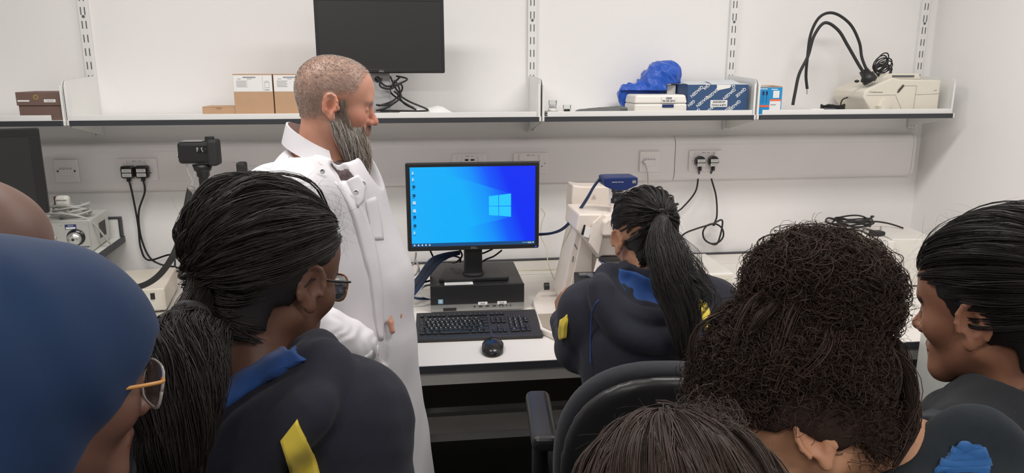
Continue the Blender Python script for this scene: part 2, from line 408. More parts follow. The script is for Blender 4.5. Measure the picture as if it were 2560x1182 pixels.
# ------------------------------------------------------------------ slotted uprights and shelves
for i, X in enumerate((-1.227, .484, 1.342, 2.210)):
    lab = ['white slotted shelf upright at the far left of the wall', 'white slotted shelf upright right of the wall monitor', 'white slotted shelf upright above the blue printed carton', 'white slotted shelf upright nearest the room corner'][i]
    o = thing('shelf_upright', lab, 'shelf upright', (X, YW, 1.40), 0, 'slotted uprights on the wall')
    m = MB().use(mSteel); m.box((0, -.008, .65), (.036, .016, 1.3), .002); m.use(mSlot)
    for k in range(26):
        z = .02+k*.05
        if z > 1.28: break
        for s in (-1, 1): m.box((s*.0070, -.0162, z), (.0038, .001, .028))
    for z in (.45, 1.05): m.cyl((0, -.0155, z), (0, -.0172, z), .0055, seg=12)
    m.build('channel', None, o)
ZS = 1.481; YF = 2.80
def shelf(x0, x1, lip0, lip1, plates, label):
    o = thing('wall_shelf', label, 'shelf', ((x0+x1)/2, YW, ZS), 0, 'white wall shelves'); cx = (x0+x1)/2
    MB().b2((x0-cx, YF+.003-YW, -.018), (x1-cx, -.018, 0), .001).build('board', mShelf, o)
    m = MB(); m.prism([(x0-cx+.012, YF-YW-.003, -.019), (x1-cx-.012, YF-YW-.003, -.019), (x1-cx-.0005, YF-YW+.012, -.019), (x0-cx+.0005, YF-YW+.012, -.019)], (0, 0, .0185)); m.build('edge_strip', mEdge, o)
    MB().b2((lip0-cx, YF-YW+.002, -.001), (lip1-cx, YF-YW+.006, .019), .0008).build('front_lip', mSteel, o)
    for X in plates:
        m = MB(); r = .022; y0, y1, z1 = YF-YW+.012, -.018, .150
        pts = [(X-cx, y1, 0), (X-cx, y0, 0), (X-cx, y0, z1-r-.012)] + [(X-cx, y0+r-r*cos(a), z1-r-.012+r*sin(a)) for a in np.linspace(.3, pi/2, 5)] + [(X-cx, y1, z1)]
        m.prism(pts, (.0025, 0, 0)); s = -1 if X > cx else 1
        m.b2((X-cx, y0-.004, 0), (X-cx+s*.008, y0-.001, z1-.03), .001); m.build('side_plate', mSteel, o)
    for X in plates:
        MB().prism([(X-cx, -.02, -.019), (X-cx, -.27, -.019), (X-cx, -.27, -.026), (X-cx, -.02, -.075)], (.002, 0, 0)).build('bracket', mSteel, o)
    return o
shelf(-2.55, -1.217, -2.5, -1.262, [-1.219], 'white wall shelf at the far left holding the brown card box')
shelf(-1.213, .476, -1.198, .458, [-1.2115, .4725], 'long white wall shelf holding the dark monitor and cardboard boxes')
shelf(.481, 1.334, .50, 1.318, [.4815, 1.3305], 'white wall shelf holding the blue cloth, white case and blue carton')
shelf(1.339, 2.190, 1.36, 2.176, [1.3395, 2.182], 'white wall shelf at the right holding the cream light source')
# ------------------------------------------------------------------ benches
ZD = .80
o = thing('work_bench', 'long cream topped lab bench with dark edge and pale steel frame under the shelves', 'bench', (.6, 2.6, 0))
dx = -.6; dy = -2.6
MB().b2((-1.140+dx, 2.070+dy, ZD-.022), (XR-.002+dx, YW-.022+dy, ZD), .001).build('worktop', mTop, o)
MB().b2((-1.140+dx, 2.0655+dy, ZD-.024), (XR-.002+dx, 2.0695+dy, ZD-.001)).build('dark_edge', mEdge, o)
MB().b2((-1.140+dx, YW-.021+dy, ZD-.02), (XR-.002+dx, YW-.001+dy, .845)).build('upstand', mTop, o)
MB().b2((-1.140+dx, YW-.023+dy, .8455), (XR-.002+dx, YW-.001+dy, .850)).build('upstand_edge', mEdge, o)
MB().b2((-1.140+dx, 2.085+dy, ZD-.070), (XR-.01+dx, 2.115+dy, ZD-.0245), .001).build('front_rail', mFrame, o)
for X in (-1.10, -.042, 1.18, 2.22):
    MB().b2((X-.025+dx, 2.086+dy, 0), (X+.025+dx, 2.136+dy, ZD-.071), .002).build('leg', mFrame, o)
    MB().b2((X-.025+dx, 3.03+dy, 0), (X+.025+dx, 3.08+dy, ZD-.023), .002).build('leg', mFrame, o)
MB().b2((-.015+dx, 2.88+dy, .153), (2.2+dx, 2.92+dy, .232), .002).build('lower_rail', mFrame, o)
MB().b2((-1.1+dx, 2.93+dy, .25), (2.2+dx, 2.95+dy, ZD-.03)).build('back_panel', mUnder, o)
# raised side bench at the left
o = thing('side_bench', 'raised white side bench with dark edge at the far left under the silver lamp supply', 'bench', (-1.9, 2.7, 0)); dx = 1.9; dy = -2.7
MB().prism([(-2.55+dx, 2.10+dy, .978), (-1.235+dx, 2.10+dy, .978), (-1.150+dx, 2.65+dy, .978), (-1.180+dx, 3.09+dy, .978), (-2.55+dx, 3.09+dy, .978)], (0, 0, .022)).build('worktop', mTopG, o)
m = MB()
m.prism([(-1.235+dx, 2.098+dy, .976), (-1.230+dx, 2.098+dy, .976), (-1.144+dx, 2.65+dy, .976), (-1.174+dx, 3.09+dy, .976), (-1.1795+dx, 3.09+dy, .976), (-1.1495+dx, 2.65+dy, .976)], (0, 0, .026)); m.build('dark_edge', mEdge, o)
MB().prism([(-2.5+dx, 2.14+dy, .0), (-1.255+dx, 2.14+dy, 0), (-1.172+dx, 2.65+dy, 0), (-1.255+dx, 3.05+dy, 0), (-2.5+dx, 3.05+dy, 0)], (0, 0, .9775)).build('cabinet_body', mTopG, o)
m = MB().use(mTopG); m.b2((-2.5+dx, 3.070+dy, 1.0005), (-1.185+dx, 3.088+dy, 1.075)); m.use(mEdge); m.b2((-2.5+dx, 3.066+dy, 1.0755), (-1.178+dx, 3.09+dy, 1.081)); m.b2((-1.1845+dx, 3.066+dy, 1.0025), (-1.178+dx, 3.09+dy, 1.0754)); m.build('upstand', None, o)
# white cabinet at right, turned slightly
o = thing('lab_cabinet', 'white lab cabinet with a small grey number plate, between the curly-haired and rightmost people', 'cabinet', (1.575, 2.05, 0), -radians(13)); ZK = .915
MB().b2((.0, -1.3, .08), (.62, -.012, ZK), .004).build('body', mTopG, o)
MB().b2((-.006, -1.305, ZK+.0005), (.625, -.006, ZK+.018), .004).build('top_panel', mTopG, o)
m = MB().use(mSilver); m.b2((-.0032, -.235, .815), (-.0005, -.150, .850), .001); m.use(mWhite)
text(m, '21', .030, (-.0040, -.192, .832), (0, -1, 0), (0, 0, 1), True); m.build('number_plate', None, o)
MB().cyl((.001, -.20, .782), (-.0015, -.20, .782), .006, seg=14).build('keyhole', mBlack, o)
MB().b2((.03, -1.25, .0), (.59, -.05, .079)).build('plinth', mEdge, o)
# ------------------------------------------------------------------ things on the shelves
mOpaq = mWhite
def card_box(name, label, x0, x1, y0, y1, z0, z1, m, parts=None, group=None, cat='box'):
    cx, cy = (x0+x1)/2, (y0+y1)/2; o = thing(name, label, cat, (cx, cy, z0), 0, group)
    w, d, h = (x1-x0)/2, (y1-y0)/2, z1-z0
    MB().b2((-w, -d, 0), (w, d, h-.003), .0015).build('carton', m, o)
    mb = MB(); mb.b2((-w, -d, h-.003), (w, -.002, h), .0006); mb.b2((-w, .001, h-.0035), (w, d, h-.0005), .0006); mb.build('lid_flap', m, o)
    return o, w, d, h
# brown flat card box with lid
o = thing('card_box', 'dark brown card box with a gold round seal and two white stickers, far left', 'box', (-1.303, 2.895, 1.481))
w, d = .070, .07
MB().b2((-w, -d, 0), (w, d, .078), .001).build('tray', mCardD, o)
MB().b2((-w-.004, -d-.004, .052), (w+.003, d+.003, .098), .0015).build('lid', mCardD, o)
mGold = mat('gold_foil', (.45, .34, .12), .35, metal=.7)
m = MB().use(mGold); m.cyl((-.008, -d-.004, .080), (-.008, -d-.0052, .080), .0095, seg=24); m.use(mCardD); m.cyl((-.008, -d-.0052, .080), (-.008, -d-.0056, .080), .005, seg=20); m.build('gold_seal', None, o)
MB().box((-.050, -d-.0045, .068), (.038, .001, .0055)).build('sticker', mWhite, o)
m = MB().use(mWhite); m.box((.036, -d-.0045, .068), (.038, .001, .010)); m.use(mInkL); text(m, '▪ microtec', .0062, (.036, -d-.0054, .068)); m.build('sticker', None, o)
# small flat carton
o, w, d, h = card_box('small_carton', 'small flat brown cardboard carton lying left of the tall cartons', -.766, -.650, 2.85, 2.96, 1.481, 1.524, mCard)
m = MB(); m.prism([(.011*cos(a), -d-.0004, h-.002+.009*sin(a)) for a in np.linspace(0, -pi, 12)], (0, .0003, 0)); m.build('thumb_notch', mat('notch', (.36, .22, .13), .8), o)
# tall cartons with label
for k, (x0, x1, lab) in enumerate(((-.650, -.512, 'left of two tall brown cartons with white label panel on the shelf'), (-.508, -.372, 'right of two tall brown cartons, partly behind the man\'s head'))):
    o, w, d, h = card_box('tall_carton', lab, x0, x1, 2.845, 2.99, 1.481, 1.640, mCard, group='tall cartons with white labels')
    m = MB().use(mWhite); m.b2((-w+.001, -d-.0008, h-.063), (w-.001, -d-.0001, h-.004)); m.use(mInkL)
    m.b2((-w+.035, -d-.0012, h-.014), (-w+.080, -d-.0008, h-.010))
    for i in range(5): m.b2((-w+.012, -d-.0012, h-.026-.005*i), (-w+.050-.004*(i % 2), -d-.0008, h-.0245-.005*i))
    m.b2((-w+.016, -d-.0012, h-.0185), (-w+.028, -d-.0008, h-.0168)); m.b2((-w+.05, -d-.0012, h-.0185), (-w+.066, -d-.0008, h-.0168))
    m.b2((w-.034, -d-.0012, h-.060), (w-.0334, -d-.0008, h-.006))
    # small drawing of a pot
    for (a, b) in (((w-.027, h-.030), (w-.011, h-.0285)), ((w-.027, h-.048), (w-.0262, h-.030)), ((w-.0118, h-.048), (w-.011, h-.030)), ((w-.027, h-.049), (w-.011, h-.048)), ((w-.025, h-.025), (w-.013, h-.0243))):
        m.b2((a[0], -d-.0012, a[1]), (b[0], -d-.0008, b[1]))
    text(m, 'Leica', .009, (w-.020, -d-.0012, h-.056)); m.build('label_panel', None, o)
# ---- monitors
def monitor(name, label, cx, Y, z0, w, h, rot=0., lit=None, bez=.018, t=.045):
    o = thing(name, label, 'monitor', (cx, Y, z0), rot); bt, bb = bez*.92, bez*1.15
    m = MB(); m.box((0, .012, h/2), (w, .024, h), .006, 3); m.box((0, .035, h/2), (w*.72, .035, h*.7), .012, 2); m.build('housing', mBlack, o)
    m = MB(); ff = -.0015
    m.b2((-w/2+.004, ff, h-bt), (w/2-.004, .004, h-.003), .001); m.b2((-w/2+.004, ff, .003), (w/2-.004, .004, bb), .001)
    m.b2((-w/2+.003, ff, bb), (-w/2+bez, .004, h-bt), .001); m.b2((w/2-bez, ff, bb), (w/2-.003, .004, h-bt), .001); m.build('bezel', mBlack, o)
    MB().b2((-w/2+bez, -.0004, bb), (w/2-bez, .002, h-bt)).build('screen', lit or mat('screen_off', (.028, .028, .028), .35, spec=.4), o)
    m = MB(); text(m, 'DELL', bb*.62, (0, ff-.0004, bb*.5), bold=True); m.build('lettering', mSilver, o)
    return o
def screen_material():
    m = bpy.data.materials.new('screen_lit'); m.use_nodes = True; nt = m.node_tree; N = nt.nodes.new; L = nt.links.new
    b = nt.nodes['Principled BSDF']; b.inputs['Base Color'].default_value = (.01, .01, .01, 1); b.inputs['Roughness'].default_value = .3
    tc = N('ShaderNodeTexCoord'); sx = N('ShaderNodeSeparateXYZ'); L(tc.outputs['Generated'], sx.inputs[0])
    def math_(op, a, b_=None, c=None):
        n = N('ShaderNodeMath'); n.operation = op
        for i, v in enumerate((a, b_, c)):
            if v is None: continue
            if isinstance(v, (int, float)): n.inputs[i].default_value = v
            else: L(v, n.inputs[i])
        return n.outputs[0]
    u, v = sx.outputs['X'], sx.outputs['Z']
    # base gradient: pale cyan at left, deep blue to the upper right
    du = math_('SUBTRACT', u, .44); dv = math_('MULTIPLY', math_('SUBTRACT', v, .40), .30)
    g = math_('ADD', math_('MULTIPLY', du, 1.35), dv); g = math_('ADD', g, .05)
    # beams widening to the left from the window
    top = math_('GREATER_THAN', math_('SUBTRACT', v, math_('ADD', .655, math_('MULTIPLY', math_('SUBTRACT', .80, u), .50))), 0)
    bot = math_('GREATER_THAN', math_('SUBTRACT', math_('SUBTRACT', .355, math_('MULTIPLY', math_('SUBTRACT', .80, u), .35)), v), 0)
    left = math_('LESS_THAN', u, .80)
    beam = math_('MULTIPLY', left, math_('SUBTRACT', 1, math_('ADD', top, bot)))
    g = math_('SUBTRACT', g, math_('MULTIPLY', beam, .10))
    cr = N('ShaderNodeValToRGB'); L(g, cr.inputs[0]); e = cr.color_ramp.elements
    e[0].position = 0; e[0].color = (0.0, .42, .95, 1); e[1].position = .62; e[1].color = (0, .025, .90, 1)
    k = e.new(.25); k.color = (0, .28, .95, 1); k = e.new(.42); k.color = (0, .10, .95, 1)
    # taskbar
    tb = math_('LESS_THAN', v, .042); mx = N('ShaderNodeMix'); mx.data_type = 'RGBA'; L(tb, mx.inputs[0]); L(cr.outputs[0], mx.inputs[6]); mx.inputs[7].default_value = (.004, .07, .22, 1)
    L(mx.outputs[2], b.inputs['Emission Color']); b.inputs['Emission Strength'].default_value = 1.0
    return m
mGlow = mat('screen_logo', (.0, .1, .2), .4, emit=(.02, .48, .98, 1.05)); mGlowW = mat('screen_icon_white', (.1, .1, .1), .4, emit=(.65, .75, .80, .8)); mGlowD = mat('screen_icon_dark', (.01, .02, .05), .4, emit=(.0, .05, .16, .8))
W, H = .476, .318
mon = monitor('desk_monitor', 'lit monitor with a blue desktop picture standing on the black desktop computer', .199, 2.600, 1.018, W, H, radians(-.6), screen_material(), bez=.0155)
m = MB(); sx0, sx1, sz0, sz1 = -W/2+.0155, W/2-.0155, .0178, H-.0143
def S(u, v): return (sx0+(sx1-sx0)*u, -.0008, sz0+(sz1-sz0)*v)
def quad(mb, u0, v0, u1, v1, v0b=None, v1b=None):
    v0b = v0 if v0b is None else v0b; v1b = v1 if v1b is None else v1b
    mb.add([S(u0, v0), S(u1, v0b), S(u1, v1b), S(u0, v1)], [(0, 1, 2, 3)])
quad(m, .624, .505, .700, .625, .500, .638); 
quad(m, .705, .500, .803, .638, .500, .655); quad(m, .624, .385, .700, .498, .375, .493); quad(m, .705, .375, .803, .493, .357, .493)
m.build('window_logo', mGlow, mon)
m = MB().use(mGlowD)
for i, vv in enumerate((.93, .85, .76, .65, .56, .46, .38, .27, .18)):
    m.use(mGlowD if i in (2, 3, 6, 7) else mGlowW); a = .010 if i in (0, 1, 8) else .022
    quad(m, .018, vv-.018, .018+a, vv+.018); m.use(mGlowD); quad(m, .012, vv-.034, .034, vv-.028)
m.use(mGlowW)
for u in (.016, .048, .078, .107, .137): quad(m, u, .010, u+.011, .030)
for u in (.90, .915, .93): quad(m, u, .016, u+.006, .026)
quad(m, .942, .022, .972, .028); quad(m, .942, .011, .972, .017); quad(m, .980, .012, .990, .030); m.build('screen_icons', None, mon)
MB().box((0, .065, -.035), (.066, .045, .19), .004).build('stand_neck', mBlack, mon)
m = MB(); zb = -.1185
m.prism([(-.125, .002, zb), (.120, -.001, zb), (.130, .02, zb), (.105, .155, zb), (-.105, .155, zb), (-.130, .015, zb)], (0, 0, .014), .003); m.build('stand_foot', mBlack, mon)
m = MB(); m.lathe((0, .062, zb+.0145), (0, 0, 1), [(.0, 0), (.041, 0), (.040, .004), (.034, .006), (.0, .006)]); m.build('swivel_ring', mBlackM, mon)
MB().box((.226, -.0022, .008), (.005, .001, .0045)).build('power_light', mat('led_blue', (.02, .03, .3), .4, emit=(.05, .1, .9, 1.)), mon)
um = monitor('wall_monitor', 'switched-off black monitor on a grey stand on the long shelf', -.117, 2.850, 1.642, .468, .268, 0, None, bez=.0125)
MB().box((-.008, .045, -.040), (.072, .022, .215), .004).build('stand_column', mat('grey_stand', (.42, .42, .42), .4), um)
MB().b2((-.11, -.03, -.1605), (.095, .14, -.149), .003).build('stand_foot', mBlack, um)
MB().cyl((-.018, .033, -.022), (-.018, .030, -.022), .011, seg=20).build('cable_hole', mBlack, um)
o = thing('monitor_cable', 'black cable loops hanging behind the switched-off monitor on the shelf', 'cable', (-.06, 2.90, 1.50))
def U(x, y, Y=2.87): return PY(x, y, Y)
for pts in ([U(940, 192), U(965, 215, 2.86), U(1000, 208, 2.86), U(1018, 197), U(990, 190)],
            [U(955, 195, 2.85), U(950, 215, 2.85), U(975, 222, 2.85), U(1000, 210, 2.86), U(1005, 225, 2.87), U(985, 250), U(955, 262), U(945, 264)],
            [U(975, 190, 2.85), U(990, 222, 2.86), U(1003, 240, 2.87), U(985, 258, 2.86), U(960, 272, 2.85), U(940, 276, 2.85)],
            [U(1000, 192), U(975, 225, 2.89), U(1000, 250, 2.9), U(1035, 270, 2.88)],
            [U(985, 228, 2.9), U(1020, 252, 2.9), U(1066, 272, 2.87), U(1062, 277, 2.85), U(1010, 277, 2.85), U(950, 276, 2.85)],
            [U(940, 262, 2.86), U(970, 262, 2.86), U(1000, 245, 2.86), U(996, 215, 2.86), U(985, 200, 2.86)],
            [U(992, 232, 2.89), U(1010, 258, 2.9), U(1040, 274, 2.86)]):
    MB().tube(T(o, pts), .0034, 8, 8).build('cable_loop', mCableB, o)
# crumpled paper packet right of the monitor
o = thing('paper_packet', 'low white paper packet with a blue end lying behind the shelf lip', 'packet', (.03, 2.90, 1.481))
mb = MB().use(mWhite); n = 14
vs = []; fs = []
for j in range(6):
    for i in range(n):
        u = i/(n-1); vv = j/5; e = sin(pi*u)**.5*sin(pi*min(max(vv, 0.001), .999))**.5
        vs.append((-.10+.23*u, -.05+.10*vv, .003+.030*e*(1+.25*sin(9*u+3*vv)+.15*cos(17*u))))
for j in range(5):
    for i in range(n-1): fs.append((j*n+i, j*n+i+1, (j+1)*n+i+1, (j+1)*n+i))
mb.add(vs, fs, True); mb.b2((-.10, -.05, 0), (.13, .05, .003)); mb.build('paper', None, o)
MB().box((.122, -.01, .007), (.016, .07, .012), .003).build('blue_end', mat('packet_blue', (.03, .22, .55), .5), o)
# glass pots
mGlass = mat('clear_glass', (.97, .98, .98), .02, trans=1., spec=.4); mGlass.node_tree.nodes['Principled BSDF'].inputs['IOR'].default_value = 1.10
for k, (px, lab) in enumerate(((1382, 'left clear glass pot, standing on a small black slide box'), (1418, 'right clear glass pot on a black foot beside the slide box'))):
    b = PY(px, 276, 2.845); x = b[0]; zb = 1.481 + (.018 if k == 0 else 0)
    o = thing('glass_pot', lab, 'glass pot', (x, 2.85, zb), 0, 'clear glass pots')
    m = MB(); m.lathe((0, 0, .008), (0, 0, 1), [(.0, 0), (.0160, 0), (.0165, .010), (.0165, .030), (.0172, .033), (.0150, .033), (.0145, .004), (.0, .004)], 28); m.build('glass', mGlass, o)
    m = MB(); m.lathe((0, 0, 0), (0, 0, 1), [(0, 0), (.0185, 0), (.0185, .005), (.015, .008), (0, .008)], 24); m.build('foot', mBlack if k else mCreamW, o)
    m = MB(); m.lathe((0, 0, .0125), (0, 0, 1), [(0, 0), (.012, 0), (.012, .010), (0, .010)], 20); m.build('insert', mWhite if not k else mBlackM, o)
o = thing('slide_box', 'small black slide box with pale lid edge at the left end of its shelf', 'box', (.524, 2.857, 1.481))
MB().b2((-.028, -.03, 0), (.026, .028, .012), .001).build('tray', mBlack, o); MB().b2((-.028, -.03, .0125), (.026, .028, .0178), .001).build('lid', mat('greyish', (.3, .3, .3), .5), o)
m = MB(); text(m, 'Abc', .009, (-.020, -.0304, .006)); m.build('lettering', mWhite, o)
# grey folded cloth
def blob(name, label, cat, prims, step, m, disp=None, k=.01, it=1):
    lo = np.min([np.minimum(p[0], p[1])-max(p[2], p[3]) for p in prims], 0)-.02; hi = np.max([np.maximum(p[0], p[1])+max(p[2], p[3]) for p in prims], 0)+.02
    g = Grid(*[np.arange(l, h, step) for l, h in zip(lo, hi)])
    for p in prims: g.rc(p[0], p[1], p[2], p[3], k, fl=p[4] if len(p) > 4 else None, q=p[5] if len(p) > 5 else 1)
    P = g.pts((slice(None),)*3)
    if disp is not None: g.d += disp(P)
    return g, P
g, P = blob('', '', '', [((.670, 2.88, 1.492), (.780, 2.88, 1.495), .05, .05, (0, 0, 1), .26), ((.72, 2.87, 1.500), (.795, 2.87, 1.508), .035, .035, (0, 0, 1), .24)], .003, None, lambda P: .0018*wav(P, 5, .07))
g.d = np.maximum(g.d, 1.4825-P[..., 2]); v, f = g.mesh(); o = np_mesh('folded_cloth', v, f, [mGreyCloth], org=(.75, 2.88, 1.482)); tag(o, 'flat folded dark grey cloth lying in front of the blue cloth bundle', 'cloth')
# blue cloth bundle (dust cover)
mBlueCloth = mat('blue_nylon', (.008, .085, .48), .42, bump=(60, .15, .003), sheen=.2)
def fold(P):
    w = wav(P, 11, .11, 1.0); r = np.abs(wav(P, 3, .13, 1.2)); r2 = np.abs(wav(P, 29, .055, .8))
    return .003*w + .014*(r-.35) + .006*(r2-.3)
def K_(x, y, Y=2.99): return tuple(PY(x, y, Y))
c = [(K_(1648, 192), K_(1668, 188), .060, .055), (K_(1628, 212), K_(1660, 225), .055, .060), (K_(1668, 240), K_(1672, 258), .045, .045), (K_(1572, 232), K_(1635, 225), .037, .048), (K_(1556, 236), K_(1566, 258), .022, .024), (K_(1580, 258), K_(1650, 258), .034, .036)]
g, P = blob('', '', '', c, .0036, None, fold, .022)
X_, Y_, Z_ = P[..., 0], P[..., 1], P[..., 2]
for lo_, hi_ in (((.83, 2.7, 1.4), (1.085, 2.974, 1.572)), ((.5, 2.7, 1.4), (1.2, 2.945, 1.506)), ((1.012, 2.7, 1.4), (1.3, 3.05, 1.598))):
    g.d = np.maximum(g.d, np.minimum.reduce([X_-lo_[0], hi_[0]-X_, Y_-lo_[1], hi_[1]-Y_, Z_-lo_[2], hi_[2]-Z_])+.001)
g.d = np.maximum(np.maximum(g.d, 1.4825-P[..., 2]), P[..., 1]-3.07).astype(np.float32); v, f = g.mesh(); v = relax(v, f, 2)
o = np_mesh('blue_cloth_bundle', v, f, [mBlueCloth], org=(.93, 2.93, 1.482)); tag(o, 'crumpled bright blue cloth cover heaped on the shelf behind the white case', 'cloth')
# white filter set case
o = thing('filter_case', 'low off-white plastic case labelled as filter sets, in front of the blue cloth', 'case', (.952, 2.895, 1.481))
MB().box((0, 0, .022), (.212, .14, .044), .006).build('case_base', mCreamW, o)
m = MB(); m.box((0, 0, .0615), (.214, .142, .034), .008, 3, taper=(.94, .92)); m.build('case_lid', mCreamW, o)
MB().box((.028, -.0712, .036), (.046, .004, .012), .001).build('latch', mNavyP, o)
m = MB().use(mWhite); m.box((.030, -.0722, .060), (.056, .001, .023)); m.use(mInk); text(m, 'ZEISS', .0105, (.030, -.0732, .065), bold=True); text(m, 'FILTER SETS', .0095, (.030, -.0732, .0545), bold=True); m.build('case_label', None, o)
# blue printed carton
o = thing('blue_carton', 'dark blue carton with white upside-down diagonal lettering and a white name strip', 'box', (1.190, 2.945, 1.481)); w, d, h = .125, .10, .118
MB().b2((-w, -d, 0), (w, d, h-.002), .001).build('carton', mBlueBox, o)
m = MB(); m.prism([(-w, -d, h-.0015), (w, -d, h-.0015), (w, d, h+.006), (-w+.02, d, h+.009)], (0, 0, .0015)); m.prism([(-w+.1, -d+.005, h+.0002), (w-.03, -d, h+.0002), (w-.005, d-.05, h+.014), (-w+.12, d-.06, h+.012)], (0, 0, .0012)); m.build('lid_flap', mat('flap_pale', (.62, .66, .70), .6), o)
m = MB(); a = radians(40); rr = (-cos(a), 0, -sin(a)); uu = (sin(a), 0, -cos(a))
for (x, z, s) in ((-.088, .090, 'QIAGEN'), (-.062, .052, 'QIAGEN'), (-.020, .084, 'QIAGEN'), (-.028, .022, 'QIAGEN'), (.046, .080, 'QIAGEN'), (.070, .034, 'QIAGEN'), (.094, .086, 'QIAGE'), (.036, .015, 'AGEN'), (-.108, .045, 'GEN'), (-.085, .012, 'GEN'), (-.050, .108, 'QIA'), (.062, .110, 'Q'), (.016, .006, 'Q')):
    text(m, s, .0165, (x, -d-.0006, z), rr, uu, bold=True)
m.build('lettering', mWhite, o)
m = MB().use(mWhite); m.box((.005, -d-.0015, .043), (.070, .001, .027), M=None); m.use(mInk); text(m, 'AXIOSKOP', .0105, (.005, -d-.0024, .049), bold=True); text(m, 'TOOLS & BITS', .0095, (.005, -d-.0024, .0365), bold=True); m.build('name_strip', None, o)
m = MB(); m.prism([(-.008, -d-.0008, h-.002), (.052, -d-.0008, h-.002), (.048, -d-.0008, h-.014), (-.004, -d-.0008, h-.024)], (0, -.0006, 0)); m.build('tape', mWhite, o)
# white card propped
o = thing('white_card_box', 'small plain white box standing upright between the blue cloth and the blue carton', 'box', (1.046, 2.92, 1.4812))
o.location = (1.040, 3.00, 1.4812); MB().b2((-.016, -.03, 0), (.020, .03, .112), .001).build('carton', mCreamW, o)
# small blue white box
o = thing('bulb_box', 'small bright blue and white printed box behind the shelf side plate', 'box', (1.408, 2.885, 1.481), radians(-4)); w, d, h = .049, .045, .107
mCy = mat('print_cyan', (.01, .28, .62), .4); mOr = mat('print_orange', (.85, .16, .06), .4)
MB().b2((-w, -d, 0), (w, d, h), .001).build('carton', mCard, o)
m = MB().use(mCy); m.b2((-w+.0005, -d-.001, .0), (w-.0005, -d-.0001, h-.002)); m.use(mWhite); m.b2((.0, -d-.0016, .006), (w-.004, -d-.001, .058)); m.b2((.012, -d-.0016, .064), (w-.012, -d-.001, .092))
m.b2((.004, -d-.0016, .096), (.030, -d-.001, .099)); m.b2((-w+.004, -d-.0016, .098), (-.012, -d-.001, .101))
m.use(mOr); m.b2((.0, -d-.0021, .052), (w-.004, -d-.0016, .059)); m.b2((-w+.0005, -d-.0016, .028), (0, -d-.001, .036))
m.use(mNavyP)
for x in (-.032, -.018): m.b2((x, -d-.0016, .075), (x+.008, -d-.001, .090)); m.b2((x+.003, -d-.0016, .045), (x+.0045, -d-.001, .075))
m.use(mInk); m.b2((.004, -d-.0021, .036), (.026, -d-.0016, .038)); m.build('printed_front', None, o)
MB().prism([(w-.02, -d, h+.0005), (w+.004, -d+.01, h+.0005), (w-.002, d, h+.004), (-.01, d, h+.004)], (0, 0, .0012)).build('lid_flap', mCard, o)
# cable coil with adaptor
o = thing('adaptor_cable', 'small heap of black cable and a pale grey adaptor under the bent light arms', 'cable', (1.66, 2.90, 1.481))
m = MB()
pts = [(.055+.048*cos(a)*(1+.1*sin(3*a)), .0+.035*sin(a), .008+.0022*a*.45+.003*sin(5*a)) for a in np.linspace(0, 2*pi*4, 60)]
m.tube(pts, .0032, 8, 2); m.build('cable_coil', mCableB, o)
MB().box((-.035, -.03, .010), (.055, .030, .018), .004).build('adaptor', mCreamW, o)
m = MB(); m.box((.012, -.045, .011), (.045, .028, .022), .005); m.build('adaptor_plug', mat('dark_grey_plastic', (.06, .06, .065), .5), o)
# cold light source
KX, KY = 1.950, 2.945
o = thing('light_source', 'cream cold light source with a carrying handle, at the right end of the shelf', 'light source', (KX, KY, 1.481)); cw = mat('lamp_casing', (.74, .70, .60), .42)
m = MB(); Yf = -.115
m.prism([(-.105, Yf, .002), (.182, Yf, .002), (.182, Yf, .132), (.0, Yf, .136), (-.035, Yf, .142), (-.135, Yf, .100), (-.150, Yf, .088), (-.152, Yf, .062), (-.140, Yf, .045)], (0, .225, 0), .006); m.build('casing', cw, o)
m = MB(); m.prism([(-.045, -.06, .138), (.13, -.06, .134), (.12, -.06, .158), (-.02, -.06, .158)], (0, .06, 0), .004); m.build('handle', cw, o)
m = MB(); m.b2((.0, -.0615, .143), (.098, -.0605, .151), .0); m.build('handle_slot', mSlot, o)
m = MB(); m.lathe((-.066, Yf-.010, .030), (.3, -1, .1), [(0, -.018), (.027, -.018), (.031, .0), (.028, .010), (0, .011)], 8, False); m.build('dial', cw, o)
m = MB(); m.prism([(-.008, Yf-.001, .083), (-.002, Yf-.001, .083), (.020, Yf-.001, .110), (.014, Yf-.001, .115), (-.004, Yf-.001, .095)], (0, -.002, 0)); m.build('vent_slot', mat('brown_grille', (.08, .05, .045), .6), o)
m = MB(); t_ = .0008
for a, b in (((-.138, .072), (-.010, .074)), ((.075, .074), (.182, .078)), ((.072, .008), (.075, .110)), ((.020, .110), (.075, .110)), ((-.012, .070), (.028, .002))):
    v0 = Vector((a[0], 0, a[1])); v1 = Vector((b[0], 0, b[1])); n_ = (v1-v0).normalized().cross(Vector((0, 1, 0)))*t_*.6
    m.prism([tuple(v0-n_+Vector((0, Yf-.0006, 0))), tuple(v1-n_+Vector((0, Yf-.0006, 0))), tuple(v1+n_+Vector((0, Yf-.0006, 0))), tuple(v0+n_+Vector((0, Yf-.0006, 0)))], (0, -.0005, 0))
m.build('panel_seams', mInkL, o)
m = MB(); text(m, '▢ K-Illumination', .0085, (-.100, Yf-.0008, .085)); m.build('lettering', mInkL, o); m = MB(); m.prism([(.150, Yf-.0006, .090), (.166, Yf-.0006, .090), (.166, Yf-.0006, .093)], (0, -.0005, 0)); m.build('printed_mark', mInkL, o)
MB().box((.078, Yf-.002, .008), (.018, .004, .010), .001).build('power_switch', mBlack, o)
MB().tube([(-.15, .0, .06), (-.185, -.02, .05), (-.20, -.04, .018), (-.18, -.06, .006), (-.13, -.08, .004), (-.08, -.10, .006)], .003, 8, 8).build('mains_lead', mCableB, o)
